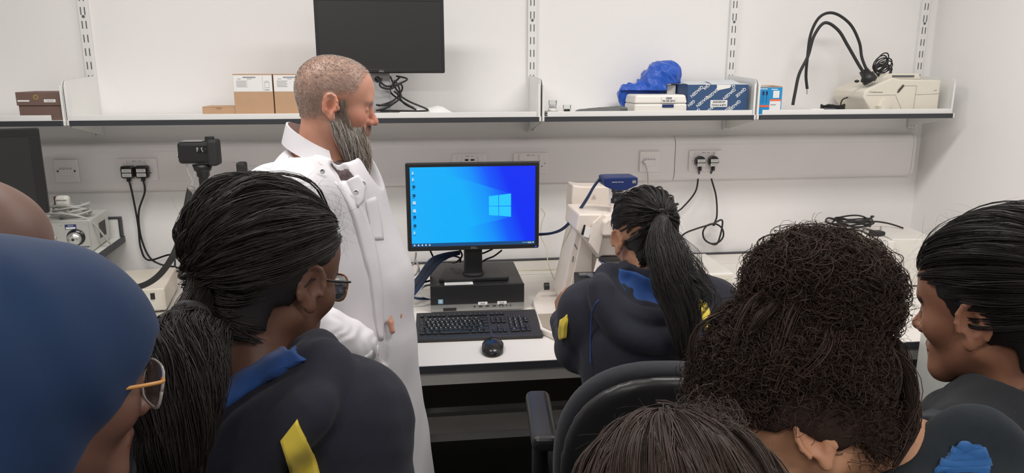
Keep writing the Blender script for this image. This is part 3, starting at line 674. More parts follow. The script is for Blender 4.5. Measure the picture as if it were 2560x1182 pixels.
# gooseneck light guide
o = thing('light_guide', 'pair of tall bent black gooseneck light arms plugged into the cream light source', 'light guide', (1.90, 2.86, 1.60))
g1 = [PY(x, y, Y) for x, y, Y in ((2187, 200, 2.86), (2170, 180, 2.90), (2155, 145, 2.93), (2148, 105, 2.94), (2125, 60, 2.95), (2085, 33, 2.95), (2050, 42, 2.95), (2027, 85, 2.95), (2018, 150, 2.94), (2015, 190, 2.94), (2018, 222, 2.94))]
g2 = [PY(x, y, Y) for x, y, Y in ((2180, 203, 2.85), (2155, 175, 2.86), (2120, 115, 2.88), (2095, 75, 2.89), (2062, 57, 2.89), (2035, 90, 2.89), (2020, 140, 2.89), (1998, 185, 2.88), (1988, 230, 2.87), (1982, 262, 2.86))]
MB().tube(T(o, g1), .0058, 12, 8).build('gooseneck_arm', mBlackM, o); MB().tube(T(o, g2), .0062, 12, 8).build('gooseneck_arm', mBlackM, o)
m = MB(); e = Vector(tuple(g1[-1]))-o.location; m.cyl(e, e+Vector((.001, 0, -.022)), .0025, seg=10); m.build('arm_tip', mSilver, o)
m = MB(); A = Vector(tuple(PY(2168, 190, 2.86)))-o.location; B = Vector(tuple(PY(2182, 212, 2.845)))-o.location
m.lathe(A, B-A, [(0, -.028), (.018, -.028), (.021, -.006), (.027, 0), (.029, .024), (.025, .029), (0, .029)], 24); m.build('plug_collar', mBlack, o)
# bundled mains cable on top
o = thing('cable_bundle', 'tied bundle of thin black cable on top of the cream light source', 'cable', (1.92, 2.94, 1.64))
m = MB(); c0 = PY(2193, 172, 2.93)
for k in range(9):
    th = .30*k-1.2; L_ = .068+.005*(k % 3)
    dx_, dz_ = cos(th*.55+.35), sin(th*.55+.35); pts = []
    for a in np.linspace(-pi, pi, 14):
        r = L_*(1+cos(a))*.5; s_ = .016*sin(a)*1.4
        pts.append(c0+np.array([dx_*r-dz_*s_-.01, .006*(k % 4)-.01, dz_*r+dx_*s_-.004]))
    m.tube(T(o, pts), .0026, 7, 3)
m.tube(T(o, [c0+np.array([-.02, 0, -.012]), c0+np.array([-.045, -.02, -.028]), c0+np.array([-.07, -.03, -.026]), c0+np.array([-.062, -.03, -.036])]), .003, 8, 6)
m.build('cable_loops', mCableB, o)
MB().sphere(tuple(Vector(tuple(PY(2142, 203, 2.86)))-o.location), (.010, .008, .006)).build('plug_end', mBlack, o); MB().sphere(tuple(Vector(tuple(PY(2157, 202, 2.86)))-o.location), (.009, .008, .007)).build('plug_end', mBlack, o)
# ------------------------------------------------------------------ desk: computer, keyboard, mouse
o = thing('desktop_computer', 'flat black desktop computer with a silver lower strip lying under the lit monitor', 'computer', (.207, 2.560, ZD), radians(-.6)); w = .169
MB().b2((-w, .004, .006), (w, .315, .0985), .003).build('case', mBlack, o)
MB().b2((-w-.001, -.002, .028), (w+.001, .0038, .0985), .0015).build('front_panel', mBlack, o)
m = MB(); m.prism([(-w-.001, .0, .004), (w+.001, .0, .004), (w+.001, -.012, .010), (w+.001, -.003, .0278), (w+.001, .0038, .0278), (-w-.001, .0038, .0278), (-w-.001, -.003, .0278), (-w-.001, -.012, .010)][:0] or [(-w-.001, .0038, .004), (-w-.001, -.006, .004), (-w-.001, -.003, .0278), (-w-.001, .0038, .0278)], (2*w+.002, 0, 0)); m.build('silver_strip', mSilver, o)
for i in range(4):
    MB().b2((-w+.03, .02, 0), (-w+.06, .05, .006)) if False else None
for (x, y) in ((-.13, .03), (.13, .03), (-.13, .28), (.13, .28)): MB().cyl((x, y, 0), (x, y, .0062), .01, seg=12).build('rubber_foot', mBlackM, o)
for x, ww in ((-.012, .006), (.010, .012), (.035, .012), (.060, .012)): MB().b2((x-ww/2, -.0062, .0165), (x+ww/2, -.0035, .0205)).build('usb_port', mBlack, o)
m = MB().use(mBlack); m.b2((.078, -.0064, .0150), (.093, -.0035, .0225)); m.use(mSilver); m.b2((.081, -.0070, .0160), (.090, -.0063, .0190)); m.build('usb_port', None, o)
for x in (.105, .119): MB().cyl((x, -.0062, .018), (x, -.003, .018), .0025, seg=10).build('audio_socket', mBlack, o)
MB().b2((-.125, -.0075, .006), (-.078, -.0045, .0165)).build('disc_eject_slot', mBlack, o)
for x, s in ((.018, 'BLUE'), (.088, 'BLUE')):
    m = MB().use(mWhite); m.b2((x-.017, -.0045, .0235), (x+.017, -.0025, .0345), .0005); m.use(mInkL); text(m, s, .007, (x, -.0052, .029)); m.build('paper_tag', None, o)
m = MB().use(mat('sticker_blue', (.25, .42, .58), .35)); m.b2((-.143, -.0028, .032), (-.125, -.002, .049)); m.use(mat('sticker_pale', (.5, .62, .72), .35)); m.cyl((-.134, -.0028, .041), (-.134, -.0033, .041), .0055, seg=20); m.build('badge', None, o)
m = MB().use(mWhite); m.b2((-.118, .006, .0987), (-.015, .040, .0992)); m.use(mInkL)
for k in range(4): m.b2((-.112, .0105+.007*k, .0993), (-.022-.008*(k % 3), .0120+.007*k, .0995))
m.build('paper_notice', None, o)
m = MB(); text(m, 'HP', .008, (-.140, .02, .0987), (1, 0, 0), (0, 1, 0)); m.build('lettering', mInkL, o)
# keyboard
o = thing('keyboard', 'full size black keyboard lying in front of the desktop computer', 'keyboard', (.188, 2.255, ZD), radians(-1.5)); KW, KD = .415, .205
def kz(y): return .014+.022*y/KD
M_ = Matrix.Rotation(atan2(.022, KD), 4, 'X')
MB().prism([(-KW/2, 0, .002), (-KW/2, KD, .018), (-KW/2, KD, kz(KD)-.002), (-KW/2, .004, kz(0)-.001), (-KW/2, 0, .011)], (KW, 0, 0), .0035).build('deck', mKb, o)
for s in (-1, 1): MB().b2((s*.17-.012, KD-.03, 0), (s*.17+.012, KD-.02, .018)).build('tilt_foot', mKb, o)
nk = 0; spare = MB(); rows = []
U1 = .0172
def key(x0, x1, y0, y1, ch=None):
    global nk
    m = spare if nk >= 100 else MB(); m.use(mKey)
    cx, cy = (x0+x1)/2, (y0+y1)/2; T_ = Matrix.Translation((cx, cy, kz(cy)-.001)) @ M_
    m.box((0, 0, .0028), (x1-x0-.0022, y1-y0-.003, .0056), .0012, 1, M=T_, taper=(.88, .86))
    if ch:
        v, f = textmesh(ch, .0075); m.use(mWhite); m.add(v, f, False, T_ @ Matrix.Translation((-(x1-x0)*.12, (y1-y0)*.14, .0062)))
    if nk < 100: m.build('key', None, o)
    nk += 1
X0 = -KW/2+.012; RY = [(.168, .186), (.142, .164), (.119, .142), (.096, .119), (.073, .096), (.050, .073)]; RY = [(a-.022, b-.022) for a, b in RY]
RY[0] = (.160, .174)
W15 = .2315
def row(ry, items, x=X0, u=None):
    tot = sum(i[0] for i in items); u = u or W15/tot
    for wd, ch in items:
        if ch != ' ': key(x, x+wd*u, ry[0], ry[1], ch)
        x += wd*u
row(RY[1], [(1, '`')]+[(1, c) for c in '1234567890-=']+[(2, None)])
row(RY[2], [(1.5, '|')]+[(1, c) for c in 'QWERTYUIOP[]']+[(1.5, None)])
row(RY[3], [(1.75, '-')]+[(1, c) for c in "ASDFGHJKL;'#"]+[(1.25, None)])
row(RY[4], [(1.25, '^')]+[(1, c) for c in '\\ZXCVBNM,./']+[(2.75, '^')])
row(RY[5], [(1.25, '-'), (1.25, '▪'), (1.25, '-'), (6.25, None), (1.25, '-'), (1.25, '▪'), (1.25, '-')])
x2 = X0+W15+.007; u2 = .0175
row(RY[1], [(1, '-')]*3, x2, u2); row(RY[2], [(1, '-')]*3, x2, u2); row(RY[4], [(1, ' '), (1, '^')], x2, u2); row(RY[5], [(1, '-')]*3, x2, u2)
x3 = x2+3*u2+.007
row(RY[1], [(1, '-'), (1, '/'), (1, '*'), (1, '-')], x3, u2); row(RY[2], [(1, c) for c in '789+'], x3, u2); row(RY[3], [(1, c) for c in '456'], x3, u2); row(RY[4], [(1, c) for c in '123'], x3, u2); row(RY[5], [(2, '0'), (1, '.')], x3, u2)
key(x3+3*u2, x3+4*u2, RY[5][0], RY[4][1], '-')
row(RY[0], [(1, '-'), (.6, ' ')]+[(1, '-')]*4+[(.4, ' ')]+[(1, '-')]*4+[(.4, ' ')]+[(1, '-')]*4); row(RY[0], [(1, '-')]*3, x2, u2)
if nk > 100: tag(spare.build('keys', None, o), kind='stuff')
# mouse
g = Grid(np.arange(-.045, .045, .0025), np.arange(-.075, .075, .0025), np.arange(-.01, .05, .0025))
g.ell((0, -.006, .004), (.038, .064, .032), k=.004); P = g.pts((slice(None),)*3)
g.d = np.maximum(g.d, np.abs(P[..., 0])*1.0-(.034-.25*np.maximum(-.1, (P[..., 1]+.0)**2*3))); g.d = np.maximum(g.d, .002-P[..., 2]); v, f = g.mesh(); v = relax(v, f, 2)
o = thing('mouse', 'black computer mouse on the bench in front of the keyboard', 'mouse', (.222, 2.175, ZD), radians(-8))
ob = np_mesh('mouse_body', v, f, [mBlackG], o, org=(0, 0, 0)); ob.location = (0, 0, 0)
MB().box((0, .034, .0285), (.005, .016, .006), .002, M=Matrix.Rotation(-.25, 4, 'X') @ Matrix.Translation((0, 0, .004))).build('scroll_wheel', mBlackM, o)
MB().tube([(0, .048, .012), (-.003, .07, .012), (-.008, .082, .01), (-.01, .10, .004)], .0028, 8, 5).build('cord', mCableB, o)
# cable tangle behind the monitor
o = thing('cable_tangle', 'bundle of navy and grey cables left of the desktop computer', 'cable', (-.02, 2.72, ZD))
def Q(x, y, Y): return PY(x, y, Y)
for k in range(7):
    j = (k-3)*3.2
    MB().tube(T(o, [Q(1150, 628+k, 2.75), Q(1112+j*.5, 640+j*.5, 2.74), Q(1085+j, 655+j*.6, 2.72), Q(1058+j, 690+j*.4, 2.70), Q(1040+j*1.1, 715+j*.3, 2.68), Q(1028+j*.6, 735+abs(j)*.3, 2.64)]), .0042, 8, 7).build('navy_cable', mCableN if k != 3 else mCableB, o)
MB().tube(T(o, [Q(1028, 722, 2.66), Q(1026, 738, 2.62), Q(1045, 746, 2.62), Q(1078, 746, 2.66)]), .005, 8, 6).build('navy_cable', mCableN, o)
MB().tube(T(o, [Q(1000, 700, 2.8), Q(1025, 712, 2.72), Q(1060, 705, 2.72), Q(1080, 700, 2.75)]), .004, 8, 6).build('navy_cable', mCableB, o)
for pts in ([Q(1040, 630, 2.85), Q(1036, 655, 2.85), Q(1022, 672, 2.82), Q(1024, 690, 2.80), Q(1040, 685, 2.80), Q(1046, 665, 2.82), Q(1038, 650, 2.84)],
            [Q(1046, 665, 2.83), Q(1048, 690, 2.80), Q(1030, 708, 2.76), Q(1000, 714, 2.74), Q(985, 708, 2.76), Q(1000, 696, 2.8), Q(1020, 690, 2.8)],
            [Q(1030, 700, 2.78), Q(1005, 706, 2.76), Q(988, 712, 2.74), Q(1010, 718, 2.72), Q(1040, 712, 2.72)],
            [Q(1078, 745, 2.60), Q(1060, 740, 2.62), Q(1052, 725, 2.66), Q(1062, 715, 2.7), Q(1075, 712, 2.72)]):
    MB().tube(T(o, pts), .0036, 8, 8).build('grey_cable', mCableG, o)
o = thing('monitor_lead', 'black leads looping from the lit monitor down behind its stand', 'cable', (.2, 2.8, .95))
for pts in ([Q(1075, 625, 2.75), Q(1082, 640, 2.76), Q(1088, 650, 2.78)], [Q(1255, 625, 2.72), Q(1235, 640, 2.72), Q(1215, 648, 2.73), Q(1205, 655, 2.76)], [Q(1232, 622, 2.70), Q(1210, 632, 2.70), Q(1195, 634, 2.72)],
            [Q(1110, 650, 2.78), Q(1130, 640, 2.76), Q(1150, 645, 2.75), Q(1150, 655, 2.78)], [Q(1150, 625, 2.7), Q(1155, 640, 2.72), Q(1140, 655, 2.75), Q(1125, 655, 2.8)]):
    MB().tube(T(o, pts), .0035, 8, 6).build('black_lead', mCableB, o)
# blue camera leads to the monitor
o = thing('camera_lead', 'navy lead running from the blue microscope camera to behind the lit monitor', 'cable', (.5, 2.6, 1.1))
for j in (0, 1): MB().tube(T(o, [Q(1500, 445+j*2, 2.53), Q(1485-j*2, 465+j*5, 2.53), Q(1466, 497+j*4, 2.54), Q(1440, 535+j*3, 2.56), Q(1410, 568+j*3, 2.60), Q(1380, 582+j, 2.64), Q(1345, 585+j*2, 2.68)]), .0042, 8, 8).build('lead', mCableN, o)
o = thing('thin_cable', 'thin yellowish cable hanging on the wall right of the lit monitor', 'cable', (.5, 3.05, .95))
MB().tube(T(o, [Q(1352, 520, 3.04), Q(1362, 535, 3.05), Q(1355, 555, 3.05), Q(1352, 590, 3.05), Q(1366, 620, 3.04), Q(1370, 655, 2.98), Q(1382, 690, 2.80), Q(1400, 725, 2.66)]), .0022, 8, 8).build('cable', mCableY, o)
MB().tube(T(o, [Q(1290, 676, 3.0), Q(1340, 675, 3.0), Q(1400, 673, 3.0), Q(1440, 672, 3.0)]), .003, 8, 4).build('cable', mCableY, o)
# ------------------------------------------------------------------ microscope at the centre right
o = thing('microscope', 'cream upright lab microscope with a dark stage in front of the seated girl', 'microscope', (.62, 2.50, ZD))
ox, oy, oz = .62, 2.50, ZD
def R_(p): return (p[0]-ox, p[1]-oy, p[2]-oz)
def pp(pts, Y): return [R_(PY(x, y, Y)) for x, y in pts]
m = MB(); m.prism([(.415-ox, 2.60-oy, .001), (.392-ox, 2.29-oy, .001), (.440-ox, 2.205-oy, .001), (.72-ox, 2.205-oy, .001), (.76-ox, 2.29-oy, .001), (.74-ox, 2.72-oy, .001), (.46-ox, 2.72-oy, .001)], (0, 0, .020), .004); m.build('base', mMicro, o)
m = MB(); m.prism([(.408-ox, 2.43-oy, .0215), (.402-ox, 2.30-oy, .0215), (.446-ox, 2.216-oy, .0215), (.71-ox, 2.216-oy, .0215), (.745-ox, 2.30-oy, .0215), (.73-ox, 2.43-oy, .0215)], (0, 0, .0015)); m.build('base_mat', mat('beige_mat', (.36, .31, .24), .6), o)
m = MB(); m.prism(pp([(1402, 752), (1412, 700), (1432, 610), (1450, 540), (1470, 545), (1500, 560), (1500, 620), (1480, 700), (1475, 752)], 2.52), (0, .16, 0), .006); m.build('arm', mMicro, o)
m = MB(); m.prism(pp([(1458, 555), (1482, 560), (1478, 690), (1440, 745), (1418, 745), (1440, 640)], 2.518), (0, -.012, 0), .004); m.build('arm_cover', mMicro, o)
m = MB(); m.prism(pp([(1447, 535), (1512, 535), (1560, 540), (1600, 560), (1600, 640), (1505, 640), (1494, 646), (1470, 610), (1440, 575)], 2.44), (0, .20, 0), .006); m.build('head_block', mMicro, o)
m = MB(); m.prism(pp([(1482, 558), (1510, 533), (1508, 590), (1497, 640), (1472, 608)], 2.425), (0, .012, 0), .003); m.prism(pp([(1508, 590), (1600, 590), (1600, 594), (1508, 594)], 2.436), (0, .004, 0)); m.build('head_facet', mMicro, o)
m = MB(); m.prism(pp([(1510, 555), (1530, 543), (1590, 543), (1600, 590), (1508, 590)], 2.40), (0, .045, 0), .006); m.build('eyepiece_mount', mMicro, o)
for dx_ in (0, .062):
    a = PY(1570, 560, 2.40); MB().lathe(R_((a[0]+dx_-.02, 2.40, a[2])), (0, -1, .5), [(0, 0), (.016, 0), (.016, .035), (.019, .04), (.019, .06), (.012, .064), (0, .064)], 24).build('eyepiece', mBlack, o)
# transmitted / lamp housing behind
m = MB(); m.prism(pp([(1432, 462), (1452, 466), (1523, 466), (1523, 600), (1450, 600), (1428, 565), (1428, 500)], 2.70), (0, .10, 0), .006); m.build('lamp_housing', mMicro, o)
MB().cyl(R_(PY(1484, 545, 2.695)), R_(PY(1484, 545, 2.69)+np.array([0, -.10, 0])), .030, .033, 28).build('lamp_tube', mMicro, o)
m = MB(); c = PY(1485, 492, 2.697); cx, cy, cz = R_(c)
m.use(mInkL)
for a, b in (((-.008, -.006), (.008, -.006)), ((.008, -.006), (0, .008)), ((0, .008), (-.008, -.006))):
    va = Vector((a[0], 0, a[1])); vb = Vector((b[0], 0, b[1])); n_ = (vb-va).normalized().cross(Vector((0, 1, 0)))*.0005
    m.prism([tuple(Vector((cx, cy, cz))+q_) for q_ in (va-n_, vb-n_, vb+n_, va+n_)], (0, -.0004, 0))
text(m, '≋', .008, (cx, cy-.0005, cz-.001)); text(m, '⌇', .006, (cx, cy-.0005, cz-.001)); m.build('hot_surface_sign', None, o)
m = MB().use(mWhite); m.prism(pp([(1464, 568), (1480, 570), (1472, 595), (1458, 590)], 2.430), (0, .003, 0)); m.use(mBlack); m.prism(pp([(1460, 562), (1464, 562), (1459, 588), (1453, 586)], 2.430), (0, .003, 0)); m.build('type_plate', None, o)
# camera tube + adapter + camera
a = R_(PY(1541, 560, 2.50)); ztop = PY(1541, 470, 2.50)[2]-oz
MB().cyl((a[0], 2.50-oy, .30), (a[0], 2.50-oy, ztop-.052), .024, seg=28).build('photo_tube', mMicro, o)
m = MB(); m.lathe((a[0], 2.50-oy, ztop-.056), (0, 0, 1), [(0, 0), (.0225, 0), (.0225, .018), (.018, .020), (.018, .040), (.021, .042), (.021, .056), (.017, .057), (.017, .070), (0, .070)], 32); m.build('camera_adapter', mBlack, o)
m = MB(); text(m, '60-C 1" 1,0x', .0065, (a[0], 2.50-oy-.0215, ztop-.005)); text(m, 'ZEISS 456105', .0045, (a[0], 2.50-oy-.0215, ztop-.012)); m.build('lettering', mWhite, o)
m = MB(); zc = PY(1541, 455, 2.50)[2]-oz; X_ = a[0]+.001
m.prism([(X_-.058, 2.46-oy, zc-.008), (X_-.022, 2.46-oy, zc-.024), (X_+.020, 2.46-oy, zc-.024), (X_+.060, 2.46-oy, zc-.006), (X_+.060, 2.46-oy, zc+.020), (X_+.05, 2.46-oy, zc+.023), (X_-.05, 2.46-oy, zc+.023), (X_-.060, 2.46-oy, zc+.020)], (0, .085, 0), .004); m.build('digital_camera', mNavyP, o)
m = MB(); text(m, 'AxioCam 105 color', .0052, (X_-.012, 2.4592-oy, zc+.006)); m.build('camera_lettering', mWhite, o)
m = MB(); m.box((X_+.046, 2.4592-oy, zc+.006), (.013, .0006, .010)); m.build('camera_badge', mSilver, o)
# nosepiece, objectives, stage
n0 = R_(PY(1540, 648, 2.41))
MB().lathe((n0[0], n0[1], n0[2]+.004), (0, 0, -1), [(0, 0), (.058, 0), (.060, .006), (.052, .014), (.03, .018), (0, .018)], 32).build('nosepiece', mBlack, o)
m = MB(); m.lathe((n0[0], n0[1], n0[2]-.002), (0, 0, -1), [(.0595, 0), (.061, .001), (.061, .004), (.0595, .005)], 40); m.build('nosepiece_ring', mChrome, o)
for k in range(5):
    t_ = 2*pi*k/5-2.4; bx_, by_ = n0[0]+.038*cos(t_), n0[1]+.038*sin(t_); L_ = (.034, .028, .022, .030, .026)[k]
    MB().lathe((bx_, by_, n0[2]-.012), (.25*cos(t_), .25*sin(t_), -1), [(0, 0), (.011, 0), (.011, L_*.5), (.009, L_*.6), (.009, L_*.85), (.005, L_), (0, L_)], 20).build('objective', mChrome if k % 2 else mSilver, o)
zs = .148
m = MB(); s0 = PZ(1441, 682, .955); m.prism([(.525-ox, 2.385-oy, zs), (.565-ox, 2.285-oy, zs), (.72-ox, 2.285-oy, zs), (.745-ox, 2.40-oy, zs), (.73-ox, 2.50-oy, zs), (.55-ox, 2.51-oy, zs)], (0, 0, -.016), .002); m.build('stage', mBlackM, o)
m = MB(); m.tube([(.575-ox, 2.46-oy, zs+.006), (.60-ox, 2.41-oy, zs+.007), (.64-ox, 2.375-oy, zs+.007), (.69-ox, 2.38-oy, zs+.007)], .006, 8, 8); m.box((.58-ox, 2.45-oy, zs+.006), (.05, .02, .010), .002); m.build('slide_holder', mat('grey_metal', (.22, .22, .23), .35, metal=.5), o)
MB().cyl((.65-ox, 2.43-oy, zs+.0005), (.65-ox, 2.43-oy, zs+.0022), .030, seg=28).build('stage_insert', mBlack, o)
MB().b2((.60-ox, 2.46-oy, .06), (.70-ox, 2.54-oy, zs-.017), .006).build('stage_carrier', mMicro, o)
MB().cyl((.462-ox, 2.62-oy, .065), (.48-ox, 2.62-oy, .065), .014, seg=28).build('focus_knob', mBlack, o)
m = MB(); m.prism(pp([(1437, 608), (1444, 622), (1442, 624), (1435, 612)], 2.5195), (0, -.001, 0)); m.prism(pp([(1432, 640), (1435, 641), (1433, 655), (1430, 654)], 2.5195), (0, -.001, 0)); m.build('arm_lettering', mInkL, o)
# ------------------------------------------------------------------ lamp power supplies
def supply(name, label, loc, rot, w, d, h, m_, kind):
    o = thing(name, label, 'power supply', loc, rot)
    m = MB(); m.box((0, d/2, h*.5+.004), (w, d, h-.008), .006, 3); m.build('casing', m_, o)
    for sx in (-1, 1):
        for yy in (.03, d-.03): MB().cyl((sx*(w/2-.02), yy, 0), (sx*(w/2-.02), yy, .0048), .008, seg=12).build('rubber_foot', mBlackM, o)
    MB().box((0, -.0008, h*.5+.002), (w-.012, .0016, h-.022), .0006).build('front_panel', mat('panel_'+kind, (.70, .67, .58), .4), o)
    return o
o = supply('lamp_supply', 'cream lamp power supply on the bench behind the left black light cable', (-1.000, 2.672, ZD), radians(9), .185, .30, .092, mCream, 'L')
MB().box((.052, -.0022, .065), (.015, .002, .024), .001).build('rocker_switch', mBlack, o)
m = MB(); text(m, 'ebq 100', .0105, (.022, -.0018, .022)); m.b2((.046, -.0018, .047), (.056, -.0014, .049)); m.b2((-.05, -.0018, .052), (-.038, -.0014, .054)); m.b2((-.03, -.0018, .052), (-.018, -.0014, .054)); m.build('lettering', mInkL, o)
for x, c in ((-.044, mBlack), (-.024, mGold)): MB().cyl((x, -.0016, .063), (x, -.003, .063), .004, seg=12).build('indicator', c, o)
m = MB().use(mWhite); m.b2((-.055, .02, .0885), (.03, .10, .0892)); m.use(mInkL)
for k in range(6): m.b2((-.05, .03+.011*k, .0893), (.02-.01*(k % 2), .034+.011*k, .0896))
m.build('paper_label', None, o)
MB().box((.089, .02, .02), (.006, .02, .03), .002).build('corner_foot', mBlackM, o)
o = supply('lamp_supply', 'cream lamp power supply with a small display behind the seated girl', (1.115, 2.632, ZD), radians(-2), .185, .31, .088, mCreamW, 'R')
MB().box((-.005, -.0026, .058), (.044, .002, .018), .001).build('display', mat('lcd', (.03, .035, .03), .3), o)
MB().box((-.005, -.0040, .058), (.032, .001, .009)).build('display_glass', mat('lcd_face', (.16, .17, .14), .3), o)
mG = mat('led_green', (.05, .5, .08), .4, emit=(.05, .7, .1, 1.2))
for x, z, c in ((.035, .063, mG), (.052, .061, mG), (.050, .047, mOr)): MB().cyl((x, -.0016, z), (x, -.0032, z), .0028, seg=12).build('indicator', c, o)
m = MB(); text(m, 'ebq 100', .009, (.045, -.0020, .020)); m.b2((.060, -.0020, .061), (.072, -.0016, .0625)); m.b2((.058, -.0020, .047), (.066, -.0016, .0485)); m.build('lettering', mInkL, o)
m = MB().use(mWhite); m.b2((-.05, .17, .0843), (.02, .22, .085)); m.use(mInkL); m.b2((-.045, .18, .0851), (.0, .187, .0854)); m.b2((-.045, .195, .0851), (.012, .20, .0854)); m.build('paper_label', None, o)
# ------------------------------------------------------------------ silver lamp supply on the side bench + grey cable + plug
sw = .17; o = thing('silver_supply', 'silver metal lamp supply with a large knob on the raised side bench', 'power supply', (-1.272, 2.800, 1.0), radians(6)); h = .118; d = .24
MB().b2((-sw/2, .002, .004), (sw/2, d, h), .002).build('casing', mat('grey_casing', (.62, .62, .59), .45), o)
MB().b2((-sw/2-.002, -.003, .002), (sw/2+.001, .0018, h+.001), .001).build('front_plate', mSilver, o)
m = MB()
for k in range(7): m.b2((sw/2-.0005, .115+.012*k, .030), (sw/2+.0012, .121+.012*k, .088))
m.build('vent_slots', mBlackM, o)
m = MB().use(mSilver); m.lathe((.036, -.003, .058), (0, -1, 0), [(.024, 0), (.024, .012), (.020, .018), (.010, .024), (.0, .024)], 36); m.use(mBlack); m.lathe((.036, -.0271, .058), (0, -1, 0), [(.005, 0), (.005, .001), (0, .001)], 16); m.build('knob', None, o)
m = MB(); m.lathe((.040, -.0032, .062), (0, -1, 0), [(0, 0), (.030, 0), (.030, .004), (0, .004)], 36); m.build('knob_ring', mBlackG, o)
m = MB().use(mSilver); m.lathe((-.032, -.003, .062), (0, -1, 0), [(.009, 0), (.009, .006), (.004, .010), (0, .010)], 24); m.use(mBlack); m.cyl((-.032, -.013, .062), (-.032, -.0145, .062), .004, seg=14); m.build('toggle', None, o)
m = MB().use(mNavyP); m.b2((.008, -.0038, .092), (.045, -.0031, .110)); m.use(mWhite); m.b2((.011, -.0042, .094), (.042, -.0038, .100)); text(m, 'SERVICE', .005, (.0265, -.0042, .105)); m.build('service_label', None, o)
m = MB(); text(m, '550 HL', .0095, (.026, -.0036, .026), bold=True); text(m, 'Voltage', .0085, (.068, -.0036, .026), bold=True); text(m, 'mixture', .0085, (-.022, -.0036, .026), bold=True); m.build('lettering', mInk, o)
for x, z in ((-.005, .107), (-.005, .012), (.075, .012)): MB().cyl((x, -.003, z), (x, -.0045, z), .002, seg=10).build('screw', mInkL, o)
o = thing('grey_mains_cable', 'coiled grey mains cable with a white plug on top of the silver lamp supply', 'cable', (-1.28, 2.90, 1.121))
mGreyP = mCableG
m = MB(); m.tube([(.0+.062*cos(a)*(1+.12*sin(2.3*a)), .0+.04*sin(a), .004+.0016*a+.004*sin(3.3*a)+.004) for a in np.linspace(0, 2*pi*4, 70)], .0042, 8, 2); m.build('cable_coil', mGreyP, o)
MB().tube([(-.085, -.05, .018), (-.04, -.06, .024), (.02, -.065, .020), (.075, -.055, .0), (.095, -.04, -.03), (.110, -.02, -.07), (.125, .0, -.112)], .0038, 8, 8).build('cable_end', mGreyP, o)
m = MB().use(mCreamW); m.box((-.02, -.01, .058), (.046, .034, .046), .012, 3); m.use(mInkL); m.box((-.02, -.0275, .066), (.040, .001, .003)); m.box((-.02, -.0275, .050), (.040, .001, .003)); m.build('plug', None, o)
m = MB(); m.box((-.046, -.01, .058), (.005, .012, .040), .001); m.build('earth_pin', mat('pin_red', (.10, .012, .012), .4), o)
m = MB(); m.tube([(-.025, -.035, .004), (-.005, -.045, .012), (.01, -.03, .035), (.03, -.01, .045), (.045, .005, .03)], .007, 8, 6); m.build('cable_tie', mat('tie_grey', (.22, .22, .21), .6), o)
# left monitor on the side bench, seen from its edge
o = monitor('side_monitor', 'dark switched-off monitor at the left photo edge on the side bench', -1.50, 2.63, 1.175, .50, .29, radians(12), None, bez=.030)
MB().box((0, .05, -.06), (.07, .04, .20), .004).build('stand_neck', mBlack, o); MB().b2((-.12, -.05, -.173), (.12, .13, -.160), .003).build('stand_foot', mBlack, o)
# ------------------------------------------------------------------ cream lab units right
def unit(label, loc, rot, w, d, h, panel):
    o = thing('lab_unit', label, 'lab unit', loc, rot)
    m = MB(); m.b2((-w/2, 0, .008), (w/2, d, h), .004); m.build('casing', mCreamW, o)
    for sx in (-1, 1): MB().b2((sx*(w/2-.015)-.012, .01, 0), (sx*(w/2-.015)+.012, .04, .0085)).build('foot', mBlackM, o)
    if panel:
        MB().b2((-w/2+.006, -.0015, .02), (w/2-.012, .0002, .105)).build('display_panel', mat('panel_black', (.02, .016, .016), .3), o)
        m = MB(); text(m, 'HBO 100', .009, (w/2-.035, -.0022, .096)); m.build('lettering', mInkL, o)
        for x, z in ((w/2-.025, .085), (w/2-.05, .070), (w/2-.052, .040)): MB().cyl((x, -.0012, z), (x, -.0024, z), .003, seg=10).build('indicator', mGold, o)
        m = MB(); m.b2((-w/2+.02, -.0008, .115), (-w/2+.050, -.0002, .120)); m.build('red_mark', mOr, o)
        m = MB()
        for k in range(24): m.b2((-w/2-.0006, .05+.011*k, h-.055), (-w/2+.0006, .056+.011*k, h-.018))
        m.build('vent_slots', mSlot, o)
    return o
unit('cream upright lab unit with side vents and a black front panel, coiled cable on top', (1.775, 2.590, ZD), radians(-6), .125, .37, .205, True)
unit('plain cream lab unit in the corner, right of the vented one', (1.955, 2.63, ZD), radians(-8), .18, .34, .20, False)
o = thing('black_cable_coil', 'flat coil of black mains cable with a plug on the vented cream lab unit', 'cable', (1.79, 2.80, ZD+.206))
m = MB(); m.tube([(.0+.078*cos(a)*(1+.15*sin(1.7*a)), .0+.045*sin(a)*(1+.1*cos(2.1*a)), .006+.0014*a+.005*sin(2.7*a)+.004) for a in np.linspace(0, 2*pi*5, 90)], .0036, 8, 2); m.build('cable_coil', mCableB, o)
MB().tube([(-.07, .0, .02), (-.10, .03, .03), (-.06, .08, .035), (.0, .07, .02)], .004, 8, 8).build('cable_loop', mCableB, o)
MB().tube([(.06, .04, .02), (.12, .06, .02), (.19, .05, .012), (.23, .0, .0)], .0036, 8, 8).build('cable_loop', mCableB, o)
m = MB().use(mBlack); m.box((.035, -.115, .010), (.052, .040, .018), .006, 2); m.use(mSilver); m.box((.050, -.115, .028), (.006, .004, .018)); m.build('plug', None, o)
